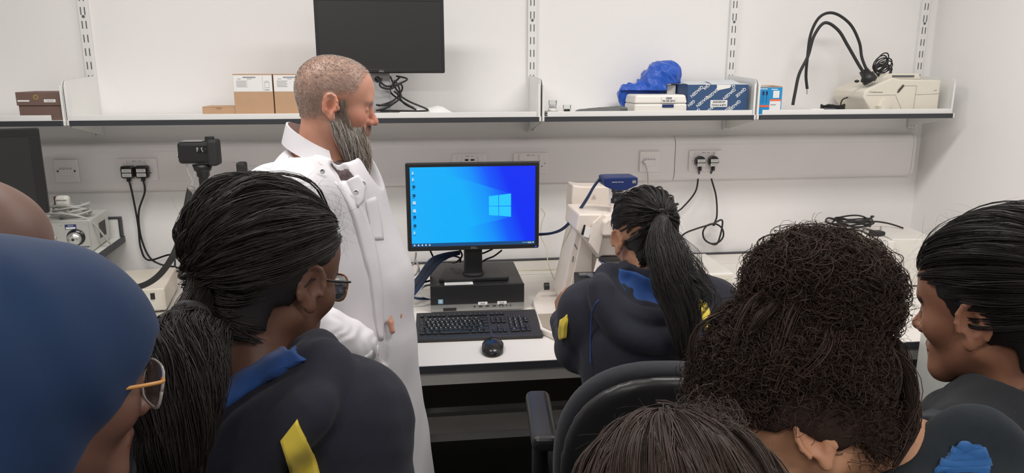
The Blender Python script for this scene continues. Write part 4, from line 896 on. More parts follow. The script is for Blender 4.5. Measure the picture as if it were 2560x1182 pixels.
# ------------------------------------------------------------------ left microscope, mostly hidden
o = thing('camera_microscope', 'microscope with a black photo camera on top, mostly behind the girl with glasses', 'microscope', (-.72, 2.72, ZD))
ox, oy, oz = -.72, 2.72, ZD
MB().b2((-.09, -.10, .001), (.12, .14, .05), .01).build('base', mCreamW, o); MB().b2((.0, .06, .05), (.08, .14, .34), .01).build('arm', mCreamW, o)
MB().b2((-.08, -.10, .16), (.10, .04, .18), .004).build('stage', mBlackM, o); MB().b2((-.05, -.05, .33), (.09, .12, .40), .012).build('head_block', mCreamW, o)
tx = R_(PY(511, 465, 2.72)); MB().cyl((tx[0], 0, .40), (tx[0], 0, tx[2]), .019, seg=24).build('photo_tube', mSilver, o)
MB().lathe((tx[0], 0, .385), (0, 0, 1), [(.0, 0), (.035, 0), (.035, .03), (.02, .05), (0, .05)], 28).build('tube_collar', mSilver, o)
z0 = tx[2]; z1 = R_(PY(511, 408, 2.72))[2]
m = MB(); m.lathe((tx[0], 0, z0-.004), (0, 0, 1), [(0, 0), (.016, 0), (.017, .028), (.016, .034), (.022, .042), (.022, .056), (.028, .060), (.034, z1-z0), (0, z1-z0)], 32); m.build('camera_adapter', mBlack, o)
cz = z1
m = MB(); m.b2((-.073+tx[0]+.002, -.035, cz+.002), (.052+tx[0], .035, cz+.078), .012, 3); m.build('camera_body', mBlack, o)
m = MB(); m.b2((.030+tx[0], -.045, cz-.006), (.064+tx[0], .022, cz+.085), .010, 3); m.build('camera_grip', mBlackM, o)
m = MB(); m.b2((-.058+tx[0], -.028, cz+.0785), (.012+tx[0], .028, cz+.0800), .0006); m.build('rear_screen', mat('screen_grey', (.35, .35, .35), .3), o)
m = MB(); m.cyl((.034+tx[0], -.008, cz+.080), (.034+tx[0], -.008, cz+.094), .016, .015, 24); m.build('viewfinder', mBlack, o)
for x, z in ((.004, .048), (.020, .058), (.022, .048), (.034, .062)): MB().cyl((x+tx[0], -.034, cz+z), (x+tx[0], -.0385, cz+z), .0055, seg=14).build('button', mBlackG, o)
MB().box((-.002+tx[0], -.0362, cz+.052), (.006, .003, .014), .001).build('release_button', mSilver, o)
m = MB(); m.lathe((.018+tx[0], -.0350, cz+.053), (0, -1, 0), [(.008, 0), (.009, .003), (.004, .003)], 20); m.build('dial', mChrome, o)
MB().lathe((-.073+tx[0], -.01, cz+.028), (-1, 0, 0), [(.006, 0), (.008, .001), (.008, .003), (.006, .004)], 16).build('strap_ring', mChrome, o)
bx0 = R_(PY(592, 405, 2.72)); bx1 = R_(PY(618, 440, 2.72))
MB().b2((bx0[0], -.02, bx1[2]-.10), (bx1[0], .02, bx0[2]), .006).build('lamp_head', mBlackM, o)
MB().b2((bx0[0], .0, .38), (bx1[0], .03, bx1[2]-.10), .004).build('lamp_post', mCreamW, o)
for pts in ([(466, 405), (470, 430), (480, 450), (478, 465)], [(488, 430), (484, 450), (480, 470)]):
    MB().tube([R_(PY(x, y, 2.70)) for x, y in pts], .002, 7, 6).build('camera_wire', mCableG, o)
o = thing('light_cable', 'thick black light guide cable curving from the left microscope to its supply', 'cable', (-.8, 2.65, 1.1))
MB().tube(T(o, [Q(476, 470, 2.66), Q(470, 500, 2.65), Q(462, 540, 2.64), Q(452, 590, 2.62), Q(432, 640, 2.60), Q(405, 680, 2.60), Q(375, 705, 2.60), Q(340, 718, 2.61), Q(300, 718, 2.64)]), .0105, 12, 8).build('cable', mBlackM, o)
MB().tube(T(o, [Q(479, 468, 2.66), Q(474, 485, 2.66), Q(470, 515, 2.65), Q(466, 540, 2.645)]), .013, 12, 6).build('cable_sleeve', mat('sleeve_grey', (.30, .27, .25), .5), o)
# ------------------------------------------------------------------ office chair
o = thing('office_chair', 'black swivel office chair with a curved back behind the seated girl', 'chair', (.500, 1.575, 0), radians(-5))
mChF = mat('chair_fabric', (.012, .013, .018), .9, bump=(500, .4, .001), sheen=.1); mCh = mat('chair_plastic', (.020, .020, .021), .38, bump=(250, .12, .001))
MB().lathe((0, 0, .06), (0, 0, 1), [(0, 0), (.03, 0), (.03, .30), (.02, .31), (.02, .40), (0, .40)], 20).build('gas_column', mBlack, o)
for k in range(5):
    a = 2*pi*k/5+.3; lg = MB(); lg.tube([(0, 0, .11), (.15*cos(a), .15*sin(a), .09), (.29*cos(a), .29*sin(a), .075)], lambda t: .022-.008*t, 10, 5); lg = lg.build('leg', mBlack, o)
    w_ = MB(); w_.cyl((.29*cos(a)-.02*sin(a), .29*sin(a)+.02*cos(a), .03), (.29*cos(a)+.02*sin(a), .29*sin(a)-.02*cos(a), .03), .029, seg=18); w_.build('castor', mBlackM, lg)
MB().box((0, .02, .505), (.42, .46, .07), .03, 4).build('seat', mChF, o)
MB().b2((-.09, -.12, .40), (.09, .15, .469), .01).build('seat_mechanism', mBlack, o)
def backshell(y0, th, sc, m_, nm):
    g = Grid(np.arange(-.29, .29, .008), np.arange(-.45, .0, .008), np.arange(.56, 1.20, .008)); P = g.pts((slice(None),)*3)
    x, y, z = P[..., 0], P[..., 1], P[..., 2]; zc = .84; rx = .205*sc
    zz = (z-zc)/np.where(z > zc, .235*sc, .26*sc); e = (np.abs(x/rx)**2.4+np.abs(zz)**2.4)**(1/2.4)-1
    ys = y0 + .9*x*x - .12*(z-.80)**2*np.where(z > .80, -1.6, 1) - .12*(z-.80)
    d1 = np.abs(y-ys)-th; d2 = e*.20; k_ = .022; hh = np.maximum(k_-np.abs(d1-d2), 0)/k_; g.d = (np.maximum(d1, d2)+hh*hh*k_*.25).astype(np.float32)
    v, f = g.mesh(); v = relax(v, f, 2); ob = np_mesh(nm, v, f, [m_], None); ob.parent = o; ob.location = (0, 0, 0)
backshell(-.215, .028, 1.04, mChF, 'back_cushion'); backshell(-.262, .016, 1.0, mCh, 'back_shell')
m = MB(); m.tube([(0, -.10, .42), (0, -.30, .43), (0, -.335, .50), (0, -.300, .62), (0, -.285, .72)], .022, 10, 6); m.build('back_stem', mBlack, o)
for s in (-1, 1):
    ar = MB(); ar.tube([(s*.15, .0, .45), (s*.215, .0, .46), (s*.226, .0, .56), (s*.226, .0, .835)], .020, 10, 6); ar = ar.build('armrest_post', mBlack, o)
    MB().box((s*.226, -.02, .858), (.060, .25, .040), .016, 4).build('armrest_pad', mCh, o)
# ------------------------------------------------------------------ people: tools
def attr_mat(name, rough, spec=.5, sss=0., bump=None, sheen=0., noise=(30, .06)):
    m = mat(name, (1, 1, 1), rough, spec=spec, bump=bump, sheen=sheen, noise=noise); nt = m.node_tree
    a = nt.nodes.new('ShaderNodeAttribute'); a.attribute_name = 'paint'
    mx = [n for n in nt.nodes if n.type == 'MIX'][0]; nt.links.new(a.outputs['Color'], mx.inputs[6])
    if sss:
        b = nt.nodes['Principled BSDF']; b.inputs['Subsurface Weight'].default_value = sss
        b.inputs['Subsurface Radius'].default_value = (.012, .004, .002); b.inputs['Subsurface Scale'].default_value = .6
    return m
mSkin = attr_mat('skin', .5, .4, .12, bump=(350, .12, .001), noise=(45, .10))
mHair = attr_mat('hair', .50, .38, noise=(60, .15))
mFleece = attr_mat('fleece_fabric', .9, .2, sheen=.06, bump=(700, .35, .0012), noise=(90, .10))
mCoat = mat('coat_cotton', (.66, .645, .67), .75, bump=(900, .12, .0006), noise=(14, .02))
mTrous = mat('dark_trousers', (.02, .022, .03), .9); mShoe = mat('shoe_black', (.02, .02, .02), .5)
def hmat(yaw, pitch, roll=0.):
    """columns: right, forward, up ; yaw clockwise from +Y, pitch down positive, roll to the right"""
    y, p, r = radians(yaw), radians(pitch), radians(roll)
    f = np.array([sin(y)*cos(p), cos(y)*cos(p), -sin(p)]); rt = np.array([cos(y), -sin(y), 0.]); u = np.cross(rt, f)
    rt2 = rt*cos(r)-u*sin(r); u2 = u*cos(r)+rt*sin(r); return np.stack([rt2, f, u2], 1).astype(np.float32)
class Head:
    def __init__(s, c, yaw, pitch, roll=0., sc=1.): s.c = np.array(c, float); s.M = hmat(yaw, pitch, roll); s.s = sc
    def w(s, p): return s.c + s.M@(np.array(p, float)*s.s)
    def loc(s, P): return ((P-s.c)@s.M)/s.s
def build_head(g, h, male=False, neck=None, nr=.055, ears=(True, True), lids=.8):
    w, M, s = h.w, h.M, h.s
    def E(c, r, k=.015, mode='u', MM=None): g.ell(w(c), np.array(r)*s, M if MM is None else MM, k*s, mode)
    def C(a, b, ra, rb, k=.012, mode='u'): g.rc(w(a), w(b), ra*s, rb*s, k*s, mode)
    E((0, -.010, .030), (.077, .098, .087)); E((0, -.040, .020), (.072, .062, .075), .03)
    E((0, .030, .035), (.066, .062, .066), .03)
    E((0, .034, -.040), (.058, .056, .068), .03)
    C((-.048, .005, -.055), (-.014, .070, -.098), .020, .018, .02); C((.048, .005, -.055), (.014, .070, -.098), .020, .018, .02)
    C((-.012, .078, -.100), (.012, .078, -.100), .018, .018, .02)
    C((-.030, .078, .014), (.030, .078, .014), .012 if not male else .015, .012 if not male else .015, .018)
    E((-.040, .058, -.028), (.024, .026, .024), .02); E((.040, .058, -.028), (.024, .026, .024), .02)
    E((-.031, .096, -.006), (.018, .014, .014), .012, 's'); E((.031, .096, -.006), (.018, .014, .014), .012, 's')
    E((-.031, .077, -.006), (.0135, .0135, .0125), .004); E((.031, .077, -.006), (.0135, .0135, .0125), .004)
    C((0, .086, .006), (0, .108, -.032), .008, .0095, .012); E((0, .111, -.036), (.012, .011, .010), .008)
    E((-.0125, .099, -.040), (.008, .010, .008), .007); E((.0125, .099, -.040), (.008, .010, .008), .007)
    E((-.006, .104, -.047), (.0035, .006, .004), .003, 's'); E((.006, .104, -.047), (.0035, .006, .004), .003, 's')
    E((0, .078, -.070), (.028, .020, .022), .015)
    C((-.020, .086, -.070), (0, .0975, -.067), .0035, .0062, .006); C((.020, .086, -.070), (0, .0975, -.067), .0035, .0062, .006)
    C((-.018, .085, -.076), (0, .0945, -.078), .0035, .0070, .006); C((.018, .085, -.076), (0, .0945, -.078), .0035, .0070, .006)
    C((-.024, .090, -.0730), (.024, .090, -.0730), .0015, .0015, .003, 's')
    # neck
    if neck is not None: g.rc(w((0, -.025, -.045)), neck, nr*s, nr*1.12*s, .03)
    # ears
    for sx, on in zip((-1, 1), ears):
        if not on: continue
        th = radians(22)*sx
        Me = M@np.array([[cos(th), -sin(th), 0], [sin(th), cos(th), 0], [0, 0, 1]], np.float32).T
        c = (sx*.081, -.008, -.012)
        E(c, (.0065, .0185, .031), .005, 'u', Me)
        E((sx*.0905, -.006, -.010), (.0085, .0125, .022), .004, 's', Me)
        def ep(a, rr=1., ox=.0): # rim point
            y, z = -.0195*rr*cos(a), .030*rr*sin(a); off = Me@np.array([0, y, z*1.0]); return h.c + M@(np.array([sx*(.086+ox), -.008, -.010])*s) + off*s
        P = [ep(a) for a in np.radians([200, 175, 150, 120, 90, 60, 30, 0, -25, -45])]
        for i in range(len(P)-1):
            a_, b_ = P[i], P[i+1]; g.rc(a_, b_, .0036*s, .0036*s, .003)
        Q_ = [ep(a, .58, -.001) for a in np.radians([60, 25, -10, -45, -80])]
        for i in range(len(Q_)-1): g.rc(Q_[i], Q_[i+1], .003*s, .003*s, .004)
        g.ell(h.c+M@(np.array([sx*.083, .001, -.040])*s), np.array((.006, .009, .010))*s, Me, .005)
        g.ell(w((sx*.079, .012, -.014)), np.array((.006, .006, .008))*s, M, .006)
def hand(g, wrist, d, palm_n, side=1, curl=.5, spread=.14, sc=1., thumb=.5):
    """d: direction of fingers; palm_n: palm normal; side: +1 thumb on cross(d,palm_n)"""
    d = np.array(d, float); d /= np.linalg.norm(d); n = np.array(palm_n, float); n -= d*n.dot(d); n /= np.linalg.norm(n); t = np.cross(d, n)*side
    W = np.array(wrist, float)
    for k, o in enumerate((.026, .009, -.009, -.026)):
        g.rc(W+d*.012*sc+t*o*.55*sc, W+(d*.082+t*o*1.02)*sc, .0135*sc, .0115*sc, .012, fl=None)
    L = ((.042, .026, .020), (.046, .030, .022), (.042, .028, .021), (.033, .021, .018))
    for k, o in enumerate((.028, .0095, -.0095, -.027)):
        p = W+(d*(.086 - .004*abs(k-1))+t*o)*sc; a = curl*(.85+.12*k); dd = d*cos(a*.5)+n*sin(a*.5)+t*o/.03*spread; dd /= np.linalg.norm(dd); r = .0092 if k < 3 else .0080
        for j, l in enumerate(L[k]):
            q_ = p+dd*l*sc; g.rc(p, q_, r*sc, r*.92*sc, .004); p = q_; r *= .92
            an = a*(1.0 if j == 0 else .75); ax = np.cross(d, n); c_, s_ = cos(an), sin(an)
            # rotate dd in the (d,n) plane
            x_, y_, z_ = dd@d, dd@n, dd@t; dd = d*(x_*c_-y_*s_)+n*(x_*s_+y_*c_)+t*z_
    p = W+(d*.022+t*.024+n*.004)*sc; dd = d*.62+t*.62+n*.35*thumb*2; dd /= np.linalg.norm(dd); r = .0125
    for j, l in enumerate((.040, .032, .026)):
        q_ = p+dd*l*sc; g.rc(p, q_, r*sc, r*.86*sc, .008 if j == 0 else .004); p = q_; r *= .86
        dd = dd*.85+d*.25+n*.28*thumb-t*.12; dd /= np.linalg.norm(dd)
def body_joints(H, byaw, s=1., lean=0., seat=None):
    """rough standing joints under a head centre"""
    y = radians(byaw); f = np.array([sin(y), cos(y), 0]); r = np.array([cos(y), -sin(y), 0]); up = np.array([0, 0, 1.]); J = {}
    J['f'], J['r'] = f, r; J['N'] = H - up*.135*s - f*(.035+lean*.06)*s
    J['C'] = J['N'] - up*.17*s - f*lean*.05
    J['P'] = np.array([J['C'][0], J['C'][1], 0])-f*lean*.10+up*(H[2]-.66*s)
    for k, sg in (('R', 1), ('L', -1)):
        J['S'+k] = J['N'] - up*.055*s + r*sg*.165*s - f*.0; J['E'+k] = J['S'+k] - up*.29*s + r*sg*.05*s - f*.02; J['W'+k] = J['E'+k] - up*.23*s + f*.08*s
        J['HP'+k] = J['P'] + r*sg*.085*s - up*.03; z = J['P'][2]; J['K'+k] = J['HP'+k]*np.array([1, 1, 0]) + up*z*.52 + f*.02; J['A'+k] = J['HP'+k]*np.array([1, 1, 0])+up*.075 - f*.02
    return J
def fine_axis(lo, hi, bands, fs, cs):
    pts = [lo]; 
    while pts[-1] < hi:
        x = pts[-1]; st = fs if any(a <= x < b for a, b in bands) else cs
        nb = [a for a, b in bands if a > x]
        if st == cs and nb and x+cs > min(nb): st = max(min(nb)-x, fs*.5)
        pts.append(x+st)
    return np.array(pts)
def torso(g, J, s, infl=0., q=.68, k=.05, belly=0.):
    f = J['f']; P, C, N = J['P'], J['C'], J['N']; up = np.array([0, 0, 1.])
    g.rc(P, (P*.5+C*.5), (.150+infl)*s, (.135+infl+belly)*s, k, fl=f, q=q); g.rc((P*.5+C*.5), C, (.135+infl+belly)*s, (.150+infl)*s, k, fl=f, q=q)
    g.rc(C, N-up*.115*s, (.150+infl)*s, (.090+infl)*s, k, fl=f, q=q)
    g.rc(J['SL']*.92+N*.08-up*.022, J['SR']*.92+N*.08-up*.022, (.050+infl)*s, (.050+infl)*s, .03)
def arms(g, J, s, infl=0., k=.03, w=True):
    for a in 'LR':
        g.rc(J['S'+a], J['E'+a], (.050+infl)*s, (.041+infl)*s, k); g.rc(J['E'+a], J['W'+a], (.041+infl)*s, (.029+infl*.8)*s, k)
def legs(g, J, s, infl=0., k=.03, feet=True):
    for a in 'LR':
        g.rc(J['HP'+a], J['K'+a], (.082+infl)*s, (.055+infl)*s, k); g.rc(J['K'+a], J['A'+a], (.055+infl)*s, (.038+infl)*s, k)
        if feet: A = J['A'+a].copy(); A[2] = .04; g.rc(A, A+J['f']*.15*s-np.array([0, 0, .012]), .036, .028, .02)
def paint_skin(v, h, base, lip=None, brow=(.03, .02, .015), hair=None, hairfn=None, flush=0.):
    L = h.loc(v); base = np.array(base); col = np.tile(base, (len(v), 1)); x, y, z = L[:, 0], L[:, 1], L[:, 2]
    near = (np.abs(x) < .11) & (np.abs(y) < .13) & (z > -.13) & (z < .14)
    def mixin(c, m): 
        nonlocal col; m = np.clip(m, 0, 1)*near; col = col*(1-m[:, None])+np.array(c)*m[:, None]
    if flush:
        for c in ((-.045, .065, -.03), (.045, .065, -.03), (0, .108, -.035), (-.085, -.01, -.012), (.085, -.01, -.012)):
            d2 = ((L-np.array(c))**2).sum(1); mixin(base*np.array([1.05, .72, .68]), flush*np.exp(-d2/.022**2))
    lipc = lip if lip is not None else base*np.array([.85, .55, .55])
    mixin(lipc, (y > .078)*(np.abs(x) < .024)*np.exp(-((z+.073)/.008)**4))
    for sx in (-1, 1):
        d = np.abs(z-(.017-.25*np.abs(np.abs(x)-.03)))/.005; mixin(brow, (y > .055)*(np.abs(x) > .011)*(np.abs(x) < .052)*np.exp(-d**4)*.85)
        mixin(brow, (y > .07)*np.exp(-((z+.0085)/.0016)**2)*(np.abs(np.abs(x)-.031) < .0145)*.9)
    if hairfn is not None: mixin(hair, hairfn(x, y, z))
    return col
def strand_mesh(polys, r0, r1):
    """polys (N,K,3) -> tri tubes ; returns verts, quads"""
    N, K, _ = polys.shape; t = np.gradient(polys, axis=1); t /= np.linalg.norm(t, axis=2, keepdims=True)+1e-9
    ref = RNG.normal(size=(N, 1, 3)); ref /= np.linalg.norm(ref, axis=2, keepdims=True)
    u = np.cross(t, ref); u /= np.linalg.norm(u, axis=2, keepdims=True)+1e-9; w = np.cross(t, u)
    rr = (np.linspace(0, 1, K)[None, :]*(r1-r0)+r0)[..., None]; r_ = rr*(RNG.uniform(.7, 1.3, (N, 1, 1)))
    V = np.stack([polys+u*r_*cos(a)+w*r_*sin(a) for a in (0, 2*pi/3, 4*pi/3)], 2)  # N,K,3,3
    idx = np.arange(N*K*3).reshape(N, K, 3); F = []
    for a in range(3):
        b = (a+1) % 3; F.append(np.stack([idx[:, :-1, a], idx[:, :-1, b], idx[:, 1:, b], idx[:, 1:, a]], -1).reshape(-1, 4))
    return V.reshape(-1, 3), np.concatenate(F)
def hair_object(name, parent, groups, caps, m=None):
    """groups: list of (polys, r0, r1, colors(N,3)) ; caps: list of (v,f,color)"""
    V = []; F = []; Cc = []; o = 0
    for polys, r0, r1, cl in groups:
        v, f = strand_mesh(polys, r0, r1); V.append(v); F.append(f+o); o += len(v); Cc.append(np.repeat(cl, polys.shape[1]*3, 0))
    for v, f, c in caps: V.append(v); F.append(f+o); o += len(v); Cc.append(np.tile(np.array(c), (len(v), 1)))
    return np_mesh(name, np.concatenate(V), np.concatenate(F), [m or mHair], parent, org=parent.location, colors=np.concatenate(Cc))
def hcol(n, base, var=.5, warm=.0):
    b = np.array(base)[None, :]*RNG.uniform(1-var, 1+var, (n, 1)); return np.clip(b+RNG.uniform(0, warm, (n, 1))*np.array([[1., .6, .4]]), 0, 1)
SC_C = np.array([0, -.012, .034]); SC_R = np.array([.0835, .1035, .0930])
FR = 0.
def scalp_dirs(n, front=.50, low=-.75, side=None):
    """random unit directions on the scalp, head-local; excludes the face"""
    out = []
    while len(out) < n:
        d = RNG.normal(size=(n*3, 3)); d /= np.linalg.norm(d, axis=1, keepdims=True); x, y, z = d.T
        lim = np.where(z > .45, .92, np.where(z > -.1, .25+ (z+.1)*.9, -.10+(z+.1)*.45))+FR; ok = (y < lim) & (z > low) & ~((z < .0) & (y > .12+FR*.8)); out.extend(d[ok].tolist())
    return np.array(out[:n])
def on_scalp(h, d, off=0.): 
    p = SC_C + d*(SC_R+off); return h.c + (p*h.s)@h.M.T
def slerp(a, b, t):
    """a,b (N,3) unit; t (K,) -> (N,K,3)"""
    om = np.arccos(np.clip((a*b).sum(-1), -.999, .999))[:, None]; so = np.sin(om); t = t[None, :]
    return (np.sin((1-t)*om)/so)[..., None]*a[:, None, :] + (np.sin(t*om)/so)[..., None]*b[:, None, :]
def scalp_cap(h, lowz=-.055, off=-.003, step=.005):
    lo, hi = h.c-.15, h.c+.15; g = Grid(*[np.arange(a, b, step) for a, b in zip(lo, hi)])
    g.ell(h.w(SC_C), (SC_R+off)*h.s, h.M, .01); g.rc(h.w((0, -.040, -.02)), h.w((0, -.034, -.085)), (.064+off)*h.s, (.054+off)*h.s, .03); P = h.loc(g.pts((slice(None),)*3)).astype(np.float32); x, y, z = P[..., 0], P[..., 1], P[..., 2]
    lim = np.where(z > .075, .10, np.where(z > .02, .020+(z-.02)*1.15, .004+(z-.02)*.35))+FR*.07; lim = np.where(z < -.045, -.045-.0*z, lim); cut = np.maximum((y-lim)*.8, (np.where(y < -.02, min(lowz, -.085), lowz)-z)*.8); g.d = np.maximum(g.d, cut).astype(np.float32); v, f = g.mesh(); return relax(v, f, 3), f
def resample(P, n):
    P = np.array([tuple(p) for p in catmull(P, 12)]); s_ = np.r_[0, np.cumsum(np.linalg.norm(np.diff(P, axis=0), axis=1))]; t = np.linspace(0, s_[-1], n)
    return np.stack([np.interp(t, s_, P[:, i]) for i in range(3)], 1)
def clumped(n, per, low, nape):
    """root directions and radius factors, grouped in locks"""
    m = max(n//per, 1); nn = int(m*nape); dc = scalp_dirs(m-nn, low=low); k0 = np.ones(m-nn)
    if nn:
        x = RNG.uniform(-.050, .050, nn); z = RNG.uniform(-.095, -.035, nn); y = -.024-.057*np.sqrt(np.maximum(1-(x/.056)**2, 0)); q_ = (np.stack([x, y, z], 1)-SC_C)/SC_R; kk = np.linalg.norm(q_, axis=1); dc = np.concatenate([dc, q_/kk[:, None]]); k0 = np.r_[k0, kk]
    idx = RNG.integers(0, m, n); d = dc[idx]+RNG.normal(size=(n, 3))*.022; d /= np.linalg.norm(d, axis=1, keepdims=True); return d, k0[idx], idx, m
def tied_hair(h, tie_dir, n=3000, K1=12, tail=None, K2=16, tail_r=(.016, .03, .012), wave=.004, color=(.012, .010, .010), var=.6, tail_curl=0., dip=0., bulge=.0, low=-.75, per=12, nape=.14, mess=.0035, layer=.006, jit=1., backb=0.):
    """hair combed over the skull to tie_dir then down a tail guide curve; strands run in locks"""
    td = np.array(tie_dir, float); td /= np.linalg.norm(td); d, k0, idx, m = clumped(n, per, low, nape); t = np.linspace(0, 1, K1)
    S = slerp(d, np.tile(td, (n, 1)), t**.9); lay = RNG.uniform(0, 1, (m, 1, 1))[idx]*.75+RNG.uniform(0, .25, (n, 1, 1)); kr = (1+(k0-1)[:, None]*(1-t[None, :])**1.6)[..., None]
    off = .001+backb*np.clip(-S[..., 1:2], 0, 1)*(.6+.4*lay)*np.sin(pi*np.clip(t*.8+.1, 0, 1))[None, :, None]+layer*lay+bulge*np.sin(pi*t)[None, :, None]*(.35+.65*RNG.uniform(0, 1, (m, 1, 1))[idx])
    fr = RNG.uniform(.8, 2.4, (m, 1))[idx]; W1 = (RNG.normal(size=(m, 1, 3))[idx]*mess*1.3+RNG.normal(size=(n, 1, 3))*mess*.35)*np.sin(pi*t*fr)[:, :, None]*np.sin(pi*t)[None, :, None]**.5
    p = (SC_C + S*(SC_R*kr+off)+W1)*h.s; P1 = h.c + p@h.M.T
    if tail is None: return P1
    G = resample(tail, K2); tt = np.linspace(0, 1, K2); T_ = np.gradient(G, axis=0); T_ /= np.linalg.norm(T_, axis=1, keepdims=True)
    a = np.cross(T_, np.array([.3, .9, .2])); a /= np.linalg.norm(a, axis=1, keepdims=True); b = np.cross(T_, a)
    th = RNG.uniform(0, 2*pi, m)[idx]+RNG.normal(size=n)*.12*jit; rr = np.clip(np.sqrt(RNG.uniform(0, 1, m))[idx]+RNG.normal(size=n)*.05*jit, 0, 1.1); R = np.interp(tt, np.linspace(0, 1, len(tail_r)), tail_r)
    ph = RNG.uniform(0, 2*pi, (m, 1))[idx]+RNG.normal(size=(n, 1))*.15; tw = th[:, None]+.5*np.sin(tt*3+ph)
    wv = wave*(RNG.uniform(.4, 1.4, (m, 1))[idx])*np.sin(tt[None, :]*(9+5*tail_curl)+ph)*tt[None, :]**.5
    off = (rr[:, None]*R[None, :]+wv)[..., None]*(np.cos(tw)[..., None]*a[None]+np.sin(tw)[..., None]*b[None])
    stop = np.clip(RNG.uniform(.72, 1.0, (m, 1))[idx]+RNG.normal(size=(n, 1))*.02, .4, 1); ts = tt[None, :]*stop
    GI = np.stack([np.interp(ts, tt, G[:, c]) for c in range(3)], -1)
    return np.concatenate([P1[:, :-1], GI+off], 1)
def blob_tube(path, rs, step=.006, disp=None, sl=.02):
    """solid core under a hair bundle"""
    P = np.array([tuple(p) for p in path]); R = np.interp(np.linspace(0, 1, len(P)), np.linspace(0, 1, len(rs)), rs); lo, hi = P.min(0)-R.max()-.02, P.max(0)+R.max()+.02
    g = Grid(*[np.arange(a, b, step) for a, b in zip(lo, hi)])
    for i in range(len(P)-1): g.rc(P[i], P[i+1], R[i], R[i+1], sl)
    if disp is not None: g.d += disp(g.pts((slice(None),)*3)).astype(np.float32)
    return g.mesh()
def flyaways(h, n, length=.06, color=(.02, .016, .015), K=8, up=.6, r=.00013, low=-.2):
    d = scalp_dirs(n, low=low); S = on_scalp(h, d, .004); nrm = d@h.M.T; t = np.linspace(0, 1, K)
    side = RNG.normal(size=(n, 3)); side -= nrm*(side*nrm).sum(1, keepdims=True); side /= np.linalg.norm(side, axis=1, keepdims=True)
    L = length*RNG.uniform(.3, 1.2, (n, 1, 1)); P = S[:, None]+nrm[:, None]*L*(np.sin(t*RNG.uniform(1.2, 2.8, (n, 1)))[..., None])*.35*up+side[:, None]*L*t[None, :, None]
    return (P, r, r*.6, hcol(n, color, .5))
def hit(g, px, py, t0=.2, t1=4., inset=0.):
    d = ray(px, py); d = d/np.linalg.norm(d); ts = np.arange(t0, t1, .002); P = CAM+d*ts[:, None]; ix = []
    for a, q_ in zip((g.x, g.y, g.z), range(3)): ix.append(np.clip(np.searchsorted(a, P[:, q_]), 0, len(a)-1))
    inb = (P[:, 0] > g.x[0]) & (P[:, 0] < g.x[-1]) & (P[:, 1] > g.y[0]) & (P[:, 1] < g.y[-1]) & (P[:, 2] > g.z[0]) & (P[:, 2] < g.z[-1])
    v = np.where(inb, g.d[ix[0], ix[1], ix[2]], 1.); k = np.argmax(v < 0)
    return P[k]+d*inset if v[k] < 0 else None
def polydist(P, line):
    line = [np.array(l) for l in line if l is not None]; best = np.full(P.shape[:-1], 9., np.float32)
    for a, b in zip(line[:-1], line[1:]):
        ab = b-a; t = np.clip(((P-a)@ab)/(ab@ab+1e-12), 0, 1); best = np.minimum(best, np.sqrt(((P-a-t[..., None]*ab)**2).sum(-1)))
    return best
def along(g, pix): return [hit(g, *p) for p in pix]
def eyeglasses(parent, h, frame_m, temple_m, lens_m, name='eyeglasses'):
    """square frame on the nose with temples back to the ears"""
    o = bpy.data.objects.new(name, None); COL.objects.link(o); o.parent = parent; o.location = (0, 0, 0)
    base = np.array(parent.location); W = lambda p: tuple(h.w(p)-base)
    for sx in (-1, 1):
        cx, cy, cz = sx*.034, .103, -.008; pts = []
        for a in np.linspace(0, 2*pi, 25):
            X, Z = cos(a), sin(a); e = (abs(X)**3.2+abs(Z)**3.2)**(-1/3.2); pts.append(W((cx+.027*X*e, cy-abs(cx+.027*X*e)**2*2.2, cz+.021*Z*e)))
        m = MB(); m.tube(pts, .0016*h.s, 8, 1); m.build('rim', frame_m, o)
        m = MB(); m.add([pts[i] for i in range(24)], [tuple(range(24))]); m.build('lens', lens_m, o)
        m = MB(); m.tube([W((sx*.060, .094, .004)), W((sx*.072, .085, .004)), W((sx*.079, .04, .002)), W((sx*.083, .0, .002)), W((sx*.084, -.02, -.012))], .0019*h.s, 8, 5); m.build('temple', temple_m, o)
    m = MB(); m.tube([W((-.008, .104, -.002)), W((0, .109, .001)), W((.008, .104, -.002))], .0015*h.s, 8, 4); m.build('bridge', frame_m, o)
    return o
mLens = mat('lens_glass', (.9, .95, 1.), .05, trans=1., spec=.5)
def lower_clothes(root, J, s, name='trousers'):
    lo = np.minimum(J['HPL'], J['HPR'])-.2; hi = np.maximum(J['P'], J['HPR'])+.2; pts = [J[k] for k in ('HPL', 'HPR', 'KL', 'KR', 'AL', 'AR')]; lo = np.min(pts, 0)-.15; hi = np.max(pts, 0)+.16; lo[2] = .04
    g = Grid(*[np.arange(a, b, .014) for a, b in zip(lo, hi)]); legs(g, J, s, .018, feet=False); g.rc(J['HPL'], J['HPR'], .105*s, .105*s, .04, fl=J['f'], q=.95)
    P = g.pts((slice(None),)*3); g.d = np.maximum(g.d, .055-P[..., 2]).astype(np.float32); v, f = g.mesh(); np_mesh(name, relax(v, f, 1), f, [mTrous], root, org=root.location)
    for a in 'LR':
        A = J['A'+a].copy(); A[2] = .045; g = Grid(*[np.arange(a_, b_, .008) for a_, b_ in zip(A-np.array([.22, .22, .05]), A+np.array([.22, .22, .09]))]); g.rc(A-J['f']*.03, A+J['f']*.16*s, .045, .038, .02); g.rc(A, A+np.array([0, 0, .04]), .045, .045, .02)
        P = g.pts((slice(None),)*3); g.d = np.maximum(g.d, .001-P[..., 2]).astype(np.float32); v, f = g.mesh(); np_mesh('shoe', relax(v, f, 1), f, [mShoe], root, org=root.location)

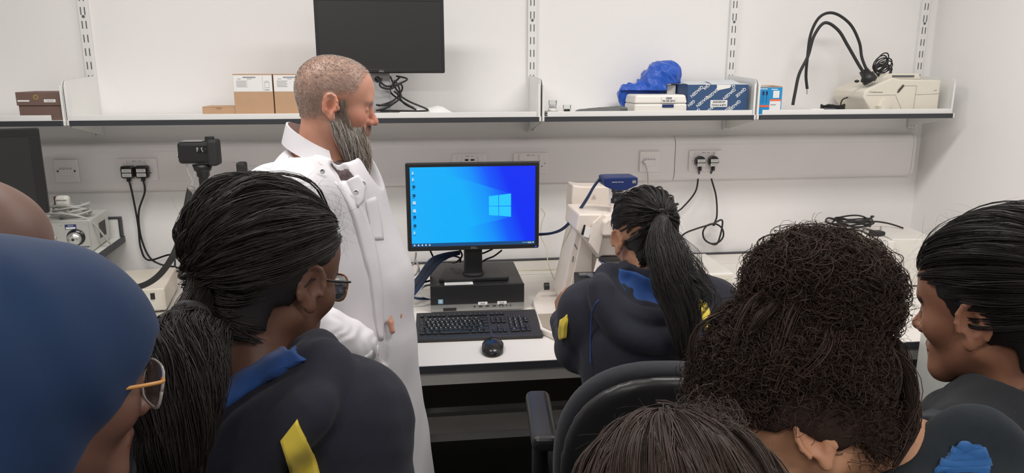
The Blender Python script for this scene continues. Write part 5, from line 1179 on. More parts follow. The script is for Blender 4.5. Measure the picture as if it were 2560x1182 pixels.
def panel(g, A, B, nm, m, parent, off=.0025, nu=26, nv=5, sink=.004):
    """fabric panel lying on a modelled surface between two edge lines"""
    def rs(L, n):
        L = np.array(L, float); s_ = np.r_[0, np.cumsum(np.linalg.norm(np.diff(L, axis=0), axis=1))]; t = np.linspace(0, s_[-1], n); return np.stack([np.interp(t, s_, L[:, i]) for i in (0, 1)], 1)
    a, b = rs(A, nu), rs(B, nu); G = np.zeros((nu, nv, 3)); ok = np.ones((nu, nv), bool)
    for i in range(nu):
        for j in range(nv):
            p = a[i]*(1-j/(nv-1))+b[i]*j/(nv-1); q_ = hit(g, p[0], p[1])
            if q_ is None: ok[i, j] = False
            else: G[i, j] = q_
    if not ok.any(): return None
    for i in range(nu):
        for j in range(nv):
            if not ok[i, j]:
                k = np.argmin([(abs(i-p)+abs(j-q_)) if ok[p, q_] else 1e9 for p in range(nu) for q_ in range(nv)]); G[i, j] = G[k//nv, k % nv]
    for _ in range(2):
        H_ = G.copy(); H_[1:-1] = (G[:-2]+2*G[1:-1]+G[2:])/4; G = H_; H_ = G.copy(); H_[:, 1:-1] = (G[:, :-2]+2*G[:, 1:-1]+G[:, 2:])/4; G = H_
    du = np.gradient(G, axis=0); dv = np.gradient(G, axis=1); n = np.cross(du, dv); n /= np.linalg.norm(n, axis=2, keepdims=True)+1e-9
    view = G-CAM; n[(n*view).sum(2) > 0] *= -1
    T_ = G+n*off; S_ = G-n*sink; vs = np.concatenate([T_.reshape(-1, 3), S_.reshape(-1, 3)]); fs = []; o = nu*nv
    for i in range(nu-1):
        for j in range(nv-1): fs.append((i*nv+j, i*nv+j+1, (i+1)*nv+j+1, (i+1)*nv+j))
    ring = [i*nv for i in range(nu)]+[(nu-1)*nv+j for j in range(1, nv)]+[i*nv+nv-1 for i in range(nu-2, -1, -1)]+[j for j in range(nv-2, 0, -1)]
    for k in range(len(ring)): a_, b_ = ring[k], ring[(k+1) % len(ring)]; fs.append((a_, b_, o+b_, o+a_))
    nf = (nu-1)*(nv-1); ob = np_mesh(nm, vs, np.array(fs), [m], parent, org=(0, 0, 0)) if parent is None else None
    if ob is None:
        mb = MB(); base = np.array(parent.matrix_world.translation) if False else np.array(ROOT_OF(parent)); mb.add([tuple(p-base) for p in vs], fs, True); ob = mb.build(nm, m, parent)
    return ob
def ROOT_OF(o):
    p = np.array(o.location, float)
    while o.parent is not None: o = o.parent; p = p+np.array(o.location, float)
    return p

def snap(g, P, it=4, off=0.):
    """move points onto the modelled surface"""
    P = np.array(P, float); sh = P.shape; P = P.reshape(-1, 3); A = (g.x, g.y, g.z)
    def samp(p):
        i = []; f = []
        for a, q_ in zip(A, range(3)):
            k = np.clip(np.searchsorted(a, p[:, q_])-1, 0, len(a)-2); i.append(k); f.append(np.clip((p[:, q_]-a[k])/(a[k+1]-a[k]), 0, 1))
        r = 0
        for dx in (0, 1):
            for dy in (0, 1):
                for dz in (0, 1): r = r + g.d[i[0]+dx, i[1]+dy, i[2]+dz]*(f[0] if dx else 1-f[0])*(f[1] if dy else 1-f[1])*(f[2] if dz else 1-f[2])
        return r
    e = .004; n = None
    for _ in range(it):
        d = samp(P); n = np.stack([samp(P+np.eye(3)[k]*e)-samp(P-np.eye(3)[k]*e) for k in range(3)], 1); n /= np.linalg.norm(n, axis=1, keepdims=True)+1e-9
        P = P-n*np.clip(d, -.02, .02)[:, None]
    return (P+n*off).reshape(sh), n.reshape(sh)

def pipe(g, pix, rad, nm, m, parent):
    q_ = [p for p in along(g, pix) if p is not None]
    if len(q_) < 2: return
    b_ = ROOT_OF(parent); mb = MB(); mb.tube([tuple(p-b_) for p in q_], rad, 6, 6); mb.build(nm, m, parent)
# ------------------------------------------------------------------ the man in the lab coat
def make_man():
    s = .95; H = PD(840, 252, 1.86); h = Head(H, 88, 12, 0, .925)
    J = body_joints(H, 97, s); up = np.array([0, 0, 1.]); f, r = J['f'], J['r']
    # pose: right (near) forearm forward into the pocket, left hand by the coat front
    for k in ('N', 'C', 'SL', 'SR'): J[k] = J[k] + np.array([-.02, 0, 0])
    J['P'] = J['P'] + np.array([.03, -.02, 0]); J['C'] = J['C']+np.array([.015, 0, 0])
    J['SR'] = J['N'] - up*.090 + r*.182 - f*.055; J['SL'] = J['N'] - up*.105 - r*.165 + f*.02
    J['ER'] = PD(725, 800, 1.62); J['WR'] = PD(888, 866, 1.69)
    J['EL'] = J['SL'] - up*.28 + np.array([.0, .0, 0]); J['WL'] = PD(957, 722, 1.89)
    lo = np.array([-.75, 1.35, 0.]); hi = np.array([.22, 2.25, H[2]+.15])
    wl = J['WL']
    g = Grid(fine_axis(lo[0], hi[0], [(H[0]-.13, H[0]+.14), (wl[0]-.03, wl[0]+.13)], .003, .009), fine_axis(lo[1], hi[1], [(H[1]-.11, H[1]+.11)], .003, .009), fine_axis(lo[2], hi[2], [(wl[2]-.15, wl[2]+.05), (H[2]-.14, H[2]+.14)], .003, .010))
    build_head(g, h, True, J['N']-up*.02, .056)
    torso(g, J, s); arms(g, J, s); legs(g, J, s)
    hand(g, J['WR'], (-.05, .95, -.35), (.2, .1, -.6), 1, 1.3); hand(g, wl, (.50, .0, -.83), (-.83, .0, -.5), -1, 1.3, thumb=.3, sc=.9)
    v, fc = g.mesh(); v = relax(v, fc, 1, .35)
    def hf(x, y, z):
        n = wav(np.stack([x, y, z], 1), 4, .03)*.012
        top = np.clip((.062+.35*(z-.06)-y+n)/.014, 0, 1)*np.clip((z-.022+n)/.02, 0, 1); back = np.clip((.035-y-.4*np.abs(z)+n)/.014, 0, 1)*np.clip((z+.055+n)/.02, 0, 1)*((np.abs(x) < .074)|(y < -.03)|(z > .02)); bald = np.exp(-((y-.045)**2+(z-.105)**2)/.035**2)*.0
        return np.clip(np.maximum(top, back), 0, 1)*.72-bald
    col = paint_skin(v, h, (.58, .29, .20), flush=.75, brow=(.40, .22, .16), hair=(.30, .22, .18), hairfn=hf)
    root = np_mesh('person', v, fc, [mSkin], None, org=(float(J['P'][0]), float(J['P'][1]), 0.), colors=col)
    tag(root, 'bearded man with cropped grey hair in a white lab coat standing at the bench', 'person')
    # cropped hair: very short strands
    n = 9000; d = RNG.normal(size=(n*2, 3)); d /= np.linalg.norm(d, axis=1, keepdims=True); K = 3
    L = SC_C+d*(SC_R-.006); x, y, z = L.T
    ok = ((z > .03) & (y < .055+.4*(z-.06))) | ((z > -.05) & (y < .02-.3*np.abs(z)) & ((y < -.035) | (z > .035))); d = d[ok][:n]; n = len(d)
    S0, nn_ = snap(g, on_scalp(h, d, -.0045)); dirn = nn_*.75 + np.array([[.45, 0, -.35]]); dirn /= np.linalg.norm(dirn, axis=1, keepdims=True)
    # snap the roots to the skin
    P = S0[:, None]+dirn[:, None]*(np.linspace(-.001, .0038, K)[None, :, None])
    c = hcol(n, (.33, .26, .22), .3); gx = RNG.uniform(0, 1, n) < .40; c[gx] = hcol(gx.sum(), (.55, .50, .46), .2)
    hair_object('cropped_hair', root, [(P, .0004, .0002, c)], [])
    # beard
    K = 14; n = 4200; t = np.linspace(0, 1, K)
    u = RNG.uniform(-1, 1, n); vv = RNG.uniform(0, 1, n)
    # roots along the jaw: angle from ear to chin to the other ear
    ang = u*1.0; jx = .064*np.sin(ang*pi/2*1.0); jy = -.000+.088*np.cos(ang*pi/2)**.9; jz = -.030-.062*np.cos(ang*pi/2*.9)
    up_ = (1-np.abs(u))*.030+.012; rootp = np.stack([jx*(1-.08*vv), jy*(1-.02*vv)-.006, jz+up_*vv*1.2-.012*(1-vv)], 1)
    mo = (rootp[:, 1] > .070) & (np.abs(rootp[:, 0]) < .022) & (rootp[:, 2] > -.083); rootp[mo, 2] -= .022
    tip = np.array([0.0, .084, -.213]); tipj = tip+np.stack([jx*.30+RNG.normal(size=n)*.008, RNG.normal(size=n)*.007+(jy-.045)*.55, RNG.uniform(-.004, .075, n)+np.abs(u)*.045], 1)
    rootp = h.loc(snap(g, h.c+(rootp*h.s)@h.M.T)[0]); ctrl = rootp*np.array([1.16, 1.0, 1])+np.array([0, .020, -.045]) + RNG.normal(size=(n, 3))*.006
    B = ((1-t)**2)[None, :, None]*rootp[:, None]+(2*t*(1-t))[None, :, None]*ctrl[:, None]+(t**2)[None, :, None]*tipj[:, None]
    B += (np.sin(t[None, :]*RNG.uniform(6, 14, (n, 1))+RNG.uniform(0, 6, (n, 1)))*.0022*t[None, :])[..., None]*RNG.normal(size=(n, 1, 3))
    c = hcol(n, (.62, .58, .53), .25); dk = RNG.uniform(0, 1, n) < .25; c[dk] = hcol(dk.sum(), (.20, .14, .10), .4); fr = np.abs(u) < .35; dk2 = fr & (RNG.uniform(0, 1, n) < .45); c[dk2] = hcol(dk2.sum(), (.24, .15, .10), .3)
    Bw = h.c+(B*h.s)@h.M.T
    # moustache
    m2 = 900; uu = RNG.uniform(-1, 1, m2); r0 = np.stack([uu*.020, 0.101-.010*np.abs(uu), -.052-.008*np.abs(uu)+RNG.normal(size=m2)*.0025], 1); r1 = np.stack([uu*.030, 0.100-.014*np.abs(uu), -.076-.012*np.abs(uu)+RNG.normal(size=m2)*.003], 1)
    rm = (r0+r1)/2+np.array([0, .009, 0]); t2 = np.linspace(0, 1, 6); Mo = ((1-t2)**2)[None, :, None]*r0[:, None]+(2*t2*(1-t2))[None, :, None]*rm[:, None]+(t2**2)[None, :, None]*r1[:, None]; Mw = h.c+(Mo*h.s)@h.M.T
    # side burns
    m3 = 1100; sd = RNG.choice([-1, 1], m3); zz = -.06+.075*RNG.uniform(0, 1, m3)**1.5; r0 = np.stack([sd*.070, .020+RNG.uniform(-.007, .010, m3)*(1+np.maximum(-zz, 0)*28)+np.maximum(-zz-.02, 0)*.35, zz], 1); r0 = h.loc(snap(g, h.c+(r0*h.s)@h.M.T)[0]); Sb = r0[:, None]+(np.array([.0, .004, -.016])[None, None]*np.linspace(0, 1, 5)[None, :, None]); Sb[:, :, 0] += (sd*.003)[:, None]; Sw = h.c+(Sb*h.s)@h.M.T
    core_pts = [h.w(p) for p in ((0, .052, -.082), (0, .072, -.120), (0, .084, -.155), (0, .088, -.185))]; cv, cf = blob_tube(core_pts, (.034, .030, .021, .008), .004)
    hair_object('beard', root, [(Bw, .00055, .0003, c), (Mw, .0006, .0003, hcol(m2, (.28, .19, .14), .4)), (Sw, .0005, .0003, hcol(m3, (.36, .28, .23), .4))], [(cv, cf, (.33, .29, .26))])
    # shirt at the throat
    gs = Grid(*[np.arange(a, b, .006) for a, b in zip(J['N']-np.array([.12, .12, .22]), J['N']+np.array([.16, .12, .05]))]); gs.rc(J['N']+f*.045-up*.16, J['N']+f*.045-up*.055, .075, .058, .03); mShirt = mat('patterned_shirt', (.10, .07, .07), .8, noise=(180, .9))
    # lab coat
    lo = np.array([-.78, 1.36, .48]); hi = np.array([.20, 2.22, J['N'][2]+.14]); st = .0044
    g = Grid(*[np.arange(a, b, st) for a, b in zip(lo, hi)]); N, C, Pp = J['N'], J['C'], J['P']
    hem = np.array([Pp[0]+.02, Pp[1]-.01, .50])
    g.rc(hem, Pp, .225, .195, .05, fl=f, q=.90); g.rc(Pp, Pp*.45+C*.55, .195, .185, .05, fl=f, q=.88); g.rc(Pp*.45+C*.55, C+up*.03, .185, .178, .05, fl=f, q=.82); g.rc(C+up*.0, N-up*.160-f*.012, .176, .112, .06, fl=f, q=.74)
    g.rc(J['SL']-up*.005, J['SR']-up*.005, .062, .062, .05); g.rc(N-up*.075-f*.030, J['SR'], .056, .060, .05); g.rc(N-up*.075-f*.03, J['SL'], .056, .060, .05)
    g.rc(Pp+up*.16+f*.06, C-up*.03+f*.035, .12, .10, .06)
    g.rc(J['SR'], J['ER'], .074, .066, .05); g.rc(J['SL'], J['EL'], .070, .060, .04); g.rc(J['EL'], J['WL']-f*.01+up*.01, .058, .045, .03)
    wr = J['WR']; we = wr-(wr-J['ER'])*.02; g.rc(J['ER'], we, .068, .054, .02)
    P = g.pts((slice(None),)*3)
    arm_d = polydist(P, [J['SR'], J['ER'], J['WR']]); fa = polydist(P, [J['ER'], J['WR']])
    am = np.exp(-(arm_d/.085)**4); fm = np.exp(-(fa/.075)**4)
    ax = (J['WR']-J['ER']); ax /= np.linalg.norm(ax); along_ = (P-J['ER'])@ax
    g.d += (.0022*wav(P, 21, .20, .7)*(1-am) + am*.0022*wav(P, 8, .09, .7) + fm*.0034*np.sin(along_/.036*2*pi+5.*wav(P, 4, .12, .8))*(.5+.5*wav(P, 14, .1, .5))*np.clip((along_+.02)/.05, 0, 1)).astype(np.float32)
    sk = np.clip((Pp[2]+.02-P[..., 2])/.25, 0, 1); ang = np.arctan2((P-Pp)@r, (P-Pp)@f); g.d += (.006*sk*np.sin(ang*7+1.2*np.sin(P[..., 2]*5))).astype(np.float32)
    # diagonal drag folds from the pocket hand
    dd = polydist(P, [J['WR']+np.array([.02, 0, -.06]), J['WR']+np.array([-.10, 0, -.16])]); g.d += (-.005*np.exp(-(dd/.018)**2)).astype(np.float32)
    g.d = np.maximum(g.d, (.505-P[..., 2])); L_ = P-N; lf = L_@f; lr = L_@r; lz = L_[..., 2]
    g.rc(N-up*.05, N+up*.12, .064, .078, .01, 's'); g.rc(N+f*.085-up*.17, N+f*.09-up*.03, .012, .055, .012, 's'); g.rc(N+f*.03-up*.04, N+f*.16-up*.04, .050, .05, .012, 's')
    # stand collar, dropping to the front
    for sg_ in (-1, 1): g.rc(N+r*sg_*.080+up*.040-f*.05, N+r*sg_*.062+f*.06+up*.005, .040, .044, .02, 's')
    vp = [N+f*a_-up*b_+r*.034 for a_, b_ in ((.055, .0), (.084, .05), (.104, .10), (.120, .15), (.130, .195))]; vr = (.050, .044, .034, .022, .008)
    for i in range(len(vp)-1): g.rc(vp[i], vp[i+1], vr[i], vr[i+1], .008, 's')
    gs = Grid(*[np.arange(a_, b_, .004) for a_, b_ in zip(np.min(vp, 0)-.10, np.max(vp, 0)+.09)])
    for i in range(1, len(vp)-1): gs.rc(vp[i]-f*.030-up*.014, vp[i+1]-f*.026-up*.004, vr[i]+.004, vr[i+1]+.005, .01)
    sv, sf = gs.mesh(); np_mesh('shirt', sv, sf, [mShirt], root, org=root.location)
    v2 = [q_ for q_ in along(g, [(846, 418), (866, 450), (885, 492), (900, 530)]) if q_ is not None]
    if len(v2) == 4:
        dm = np.median([(q_-CAM)@FV for q_ in v2]); v2 = [CAM+(q_-CAM)*np.clip(dm/((q_-CAM)@FV), .975, 1.025) for q_ in v2]
        for i in range(3): g.rc(v2[i], v2[i+1], (.021, .019, .013, .005)[i], (.021, .019, .013, .005)[i+1], .005, 's')
    panel(g, [(822, 402), (846, 440), (872, 490), (899, 545)], [(872, 404), (890, 440), (899, 490), (903, 545)], 'shirt', mShirt, root, .002, 20, 8)
    sl = [q_ for q_ in along(g, [(968, 815), (969, 850), (962, 905)]) if q_ is not None]
    if len(sl) > 1:
        for a_, b_ in zip(sl[:-1], sl[1:]): g.rc(a_, b_, .009, .009, .006, 's')
    v, fc = g.mesh(); v = relax(v, fc, 2, .4); coat = np_mesh('lab_coat', v, fc, [mCoat], root, org=root.location)
    # stand collar: a strip around the neck, high at the nape and dropping to the front
    phs = np.radians(np.linspace(-128, 128, 41)); cv = []; cf = []
    for ph in phs:
        dr = -f*cos(ph)+r*sin(ph); rt_, rb2 = .064+.014*(1-cos(ph))*.5, .076+.024*(1-cos(ph))*.5
        zt = .078-.74*(-rt_*cos(ph)+.069)*.80; zb_ = zt-.046
        for rr_, zz in ((rt_, zt), (rt_+.0045, zt+.0005), (rb2+.006, zb_), (rb2, zb_)): cv.append(N+dr*rr_-f*.004+up*zz)
    for i in range(len(phs)-1):
        for k in range(4): a_, b_ = i*4+k, i*4+(k+1) % 4; cf.append((a_, b_, b_+4, a_+4))
    cf.append((0, 3, 2, 1)); e_ = (len(phs)-1)*4; cf.append((e_, e_+1, e_+2, e_+3)); m = MB(); m.add([tuple(c_-np.array(root.location)) for c_ in cv], cf, False); m.build('collar', mCoat, coat)
    # placket, pockets, yoke seam, collar flaps
    panel(g, [(836, 455), (862, 500), (883, 545), (902, 620), (925, 700), (936, 790), (945, 850)], [(872, 452), (905, 520), (925, 560), (945, 640), (955, 720), (958, 800), (957, 850)], 'front_placket', mCoat, coat, .0035, 34, 5)
    panel(g, [(905, 897), (912, 960), (920, 1015)], [(943, 862), (958, 930), (963, 1010)], 'hip_pocket', mCoat, coat, .003, 16, 8)
    panel(g, [(910, 500), (920, 550), (928, 600)], [(938, 492), (952, 550), (958, 600)], 'chest_pocket', mCoat, coat, .003, 12, 6)
    panel(g, [(742, 352), (718, 392), (696, 436)], [(745, 354), (721, 394), (699, 438)], 'yoke_seam', mCoat, coat, .0010, 14, 2)
    panel(g, [(742, 352), (772, 385), (806, 415)], [(742, 349), (773, 382), (808, 412)], 'yoke_seam', mCoat, coat, .0010, 14, 2)
    panel(g, [(870, 450), (885, 490), (893, 520)], [(893, 438), (915, 462), (905, 500)], 'lapel_flap', mCoat, coat, .006, 12, 5)
    base = np.array(root.location)
    for px, py in ((800, 383), (806, 428), (908, 458), (890, 480)):
        q_ = hit(g, px, py)
        if q_ is None: continue
        nrm = -(ray(px, py)); nrm /= np.linalg.norm(nrm); m = MB(); m.lathe(tuple(q_-base+nrm*.0065), nrm, [(0, 0), (.006, 0), (.0058, .0018), (.004, .002), (.0035, .0008), (0, .0012)], 20); m.build('stud', mSilver, coat)
    # trousers and shoes
    lower_clothes(root, J, s)
    return root
make_man()
# ------------------------------------------------------------------ pupils
mHairC = attr_mat('curly_hair', .62, .22, noise=(60, .15))
NAVY = np.array([.022, .023, .034]); BLUE = np.array([.012, .060, .230]); YEL = np.array([.80, .62, .07])
mYel = mat('yellow_fleece', (.78, .60, .07), .85, bump=(600, .3, .001), sheen=.1); mPipe = mat('blue_piping', (.02, .06, .22), .8)
def hoodie(root, J, s, fold=.003, seed=1, hoodc=None, hood_open=None, hood_r=(.17, .12, .13), cavity=(.115, .085, .09), cav_off=(0, 0, .05), step=.0065, base=NAVY, hem=None, infl=.0, lo_hi=None, yaw=0., blue=BLUE, rolls=(), carve=(), lining=None, hole=0., extra=(), loff=.0015):
    """loose hooded top; returns grid for placing panels"""
    up = np.array([0, 0, 1.]); f, r = J['f'], J['r']; N, C, P0 = J['N'], J['C'], J['P']
    pts = [J[k] for k in ('SL', 'SR', 'EL', 'ER', 'WL', 'WR', 'P', 'N')]; lo = np.min(pts, 0)-.20; hi = np.max(pts, 0)+.17; lo[2] = P0[2]-.06
    g = Grid(*[np.arange(a, b, step) for a, b in zip(lo, hi)])
    g.rc(P0, P0*.5+C*.5, (.175+infl)*s, (.170+infl)*s, .05, fl=f, q=.78); g.rc(P0*.5+C*.5, C, (.170+infl)*s, (.172+infl)*s, .05, fl=f, q=.76); g.rc(C, N-up*.095*s, (.172+infl)*s, .115*s, .06, fl=f, q=.72)
    g.rc(J['SL'], J['SR'], .066*s, .066*s, .06); g.rc(N-up*.04*s, J['SR'], .066*s, .064*s, .05); g.rc(N-up*.04*s, J['SL'], .066*s, .064*s, .05)
    for a in 'LR':
        W = J['W'+a]; E_ = J['E'+a]; d = (W-E_)/np.linalg.norm(W-E_); g.rc(J['S'+a], E_, .070*s, .062*s, .022); g.rc(E_, W-d*.02, .060*s, .042*s, .02)
    P = g.pts((slice(None),)*3); arm = np.minimum(polydist(P, [J['SL'], J['EL'], J['WL']]), polydist(P, [J['SR'], J['ER'], J['WR']])); am = np.exp(-(arm/.08)**4)
    g.d += ((fold*.8*wav(P, seed, .18, .7))*(1-am) + am*fold*1.1*wav(P, seed+3, .085, .8)).astype(np.float32)
    g.rc(N-up*.02+f*hole, N+up*.12+f*hole, .058*s, .070*s, .01, 's')
    for a in 'LR':
        W = J['W'+a]; E_ = J['E'+a]; d = (W-E_)/np.linalg.norm(W-E_); g.rc(W, W+d*.08, .032*s, .036*s, .006, 's')
    g.d = np.maximum(g.d, (P0[2]-.04-P[..., 2])).astype(np.float32)
    lin = None
    if hoodc is not None:
        # hoodc: dict(up, back, w, drop, tilt, lift) ; a ring around the neck opening into a bag on the back
        hk = dict(back=.105, drop=.085, bag=(.140, .085, .115), ring=(.110, .130), tube=.026, lift=.022, tilt=0, rb=.045, cav=(.096, .116, .050), fold=.007, db=.075, df=.070); hk.update(hoodc)
        M = np.stack([r, f, up], 1).astype(np.float32); g2 = Grid(g.x, g.y, g.z); bc = N - f*hk['back']*s - up*hk['drop']*s; g2.ell(bc, np.array(hk['bag'])*s, M, .01)
        a_ = radians(hk['tilt']); nn = up*cos(a_)-f*sin(a_); ff = np.cross(nn, r); ff = ff/np.linalg.norm(ff); ff = ff*np.sign(ff@f); rc_ = N+up*hk['lift']*s-f*hk['rb']*s; Mr = np.stack([r, ff, nn], 1).astype(np.float32); ra, rb_ = hk['ring'][0]*s, hk['ring'][1]*s
        def saddle(y): return np.where(y < 0, hk['db'], hk['df'])*s*np.minimum((np.abs(y)/rb_)**2, 1.6)
        def cavf(p):
            q_ = (p-rc_)@Mr; q_ = q_.copy(); q_[..., 2] += saddle(q_[..., 1]); R_c = np.array(hk['cav'])*s; k0 = np.sqrt(((q_/R_c)**2).sum(-1)); return (k0-1)*float(R_c.min())*.8
        def ringf(p):
            q_ = (p-rc_)@Mr; q_ = q_.copy(); q_[..., 2] += saddle(q_[..., 1]); k = np.sqrt((q_[..., 0]/ra)**2+(q_[..., 1]/rb_)**2)+1e-6; e = np.sqrt(q_[..., 0]**2+q_[..., 1]**2); d1 = e-e/k; return np.sqrt(d1**2+q_[..., 2]**2)-hk['tube']*s
        g2.op(ringf, rc_-.2, rc_+.2, .03)
        q_ = (P-bc)@M; rad = np.sqrt(q_[..., 0]**2+(q_[..., 1]*1.2)**2+(q_[..., 2]-.13)**2)
        g2.d += (hk['fold']*np.sin(rad/.050*2*pi+1.0*wav(P, seed+9, .22, .6))).astype(np.float32)
        h = np.maximum(.03-np.abs(g.d-g2.d), 0)/.03; g.d = np.minimum(g.d, g2.d)-h*h*.03*.25
        oc = rc_+nn*.005*s-nn*.0; rr_ = np.array(hk['cav'])*s; g.op(cavf, rc_-.2, rc_+.2, .012, 's'); g.rc(oc+nn*.01, oc+nn*.12, .066*s, .085*s, .012, 's'); lin = (oc, rr_, Mr)
    for pl_, rr_ in extra:
        for i in range(len(pl_)-1): g.rc(pl_[i], pl_[i+1], rr_, rr_, .03)
    for px_, rr_ in carve:
        q_ = [p for p in along(g, px_) if p is not None]
        for i in range(len(q_)-1): g.rc(q_[i], q_[i+1], rr_, rr_, .015, 's')
    for px_, rr_ in rolls:
        q_ = [p for p in along(g, px_) if p is not None]
        if len(q_) > 2: q_ = [np.array(tuple(p)) for p in catmull(q_, 3)]
        for i in range(len(q_)-1): e0, e1 = (.55 if i == 0 else 1.), (.55 if i == len(q_)-2 else 1.); g.rc(q_[i], q_[i+1], rr_*e0, rr_*e1, .016)
    v, fc = g.mesh(); v = relax(v, fc, 1, .4); col = np.tile(base, (len(v), 1))
    if lin is not None:
        oc, rr, M = lin; q_ = (v-oc)@M; e = np.sqrt(((q_[:, :2]/rr[:2])**2).sum(1)); m = (np.clip((1.06-e)/.04, 0, 1)*(np.abs(q_[:, 2]) < .10))[:, None]; col = col*(1-m)+blue*m
    o = np_mesh('hoodie', v, fc, [mFleece], root, org=root.location, colors=col)
    if lining: panel(g, lining[0], lining[1], 'hood_lining', mat('lining_blue_%d' % seed, tuple(blue), .85, bump=(600, .3, .001), sheen=.1), o, loff, 24, 10, sink=.006)
    return g, o
def person(label, H, h, J, s, skin, hands=True, hand_fn=None, brow=(.01, .008, .007), lo_ext=(.45, .45), flush=.2, coarse=.010, fine=.0032, nr=.046, extra=(), ears=(True, True)):
    bands = lambda i: [(H[i]-.125, H[i]+.125)]+[(p[i]-.09, p[i]+.09) for p in extra]
    pts = [J[k] for k in J if k not in 'fr']; lo = np.min(pts, 0)-.14; hi = np.max(pts, 0)+.14; hi = np.maximum(hi, np.array(H)+.15); lo[:2] = np.minimum(lo[:2], np.array(H)[:2]-.14); lo[2] = 0
    g = Grid(*[fine_axis(lo[i], hi[i], bands(i), fine, coarse) for i in range(3)])
    build_head(g, h, False, J['N']-np.array([0, 0, .01]), nr, ears); torso(g, J, s); arms(g, J, s); legs(g, J, s)
    if hand_fn: hand_fn(g)
    else:
        for a, sd in (('L', -1), ('R', 1)): hand(g, J['W'+a], J['W'+a]-J['E'+a], J['r']*(-1 if a == 'R' else 1), 1 if a == 'R' else -1, .6, sc=.92*s)
    v, fc = g.mesh(); v = relax(v, fc, 1, .35); col = paint_skin(v, h, skin, brow=brow, flush=flush)
    root = np_mesh('person', v, fc, [mSkin], None, org=(float(J['P'][0]), float(J['P'][1]), 0.), colors=col); tag(root, label, 'person'); return root, g
up = np.array([0, 0, 1.])
BLK = (.014, .012, .012)
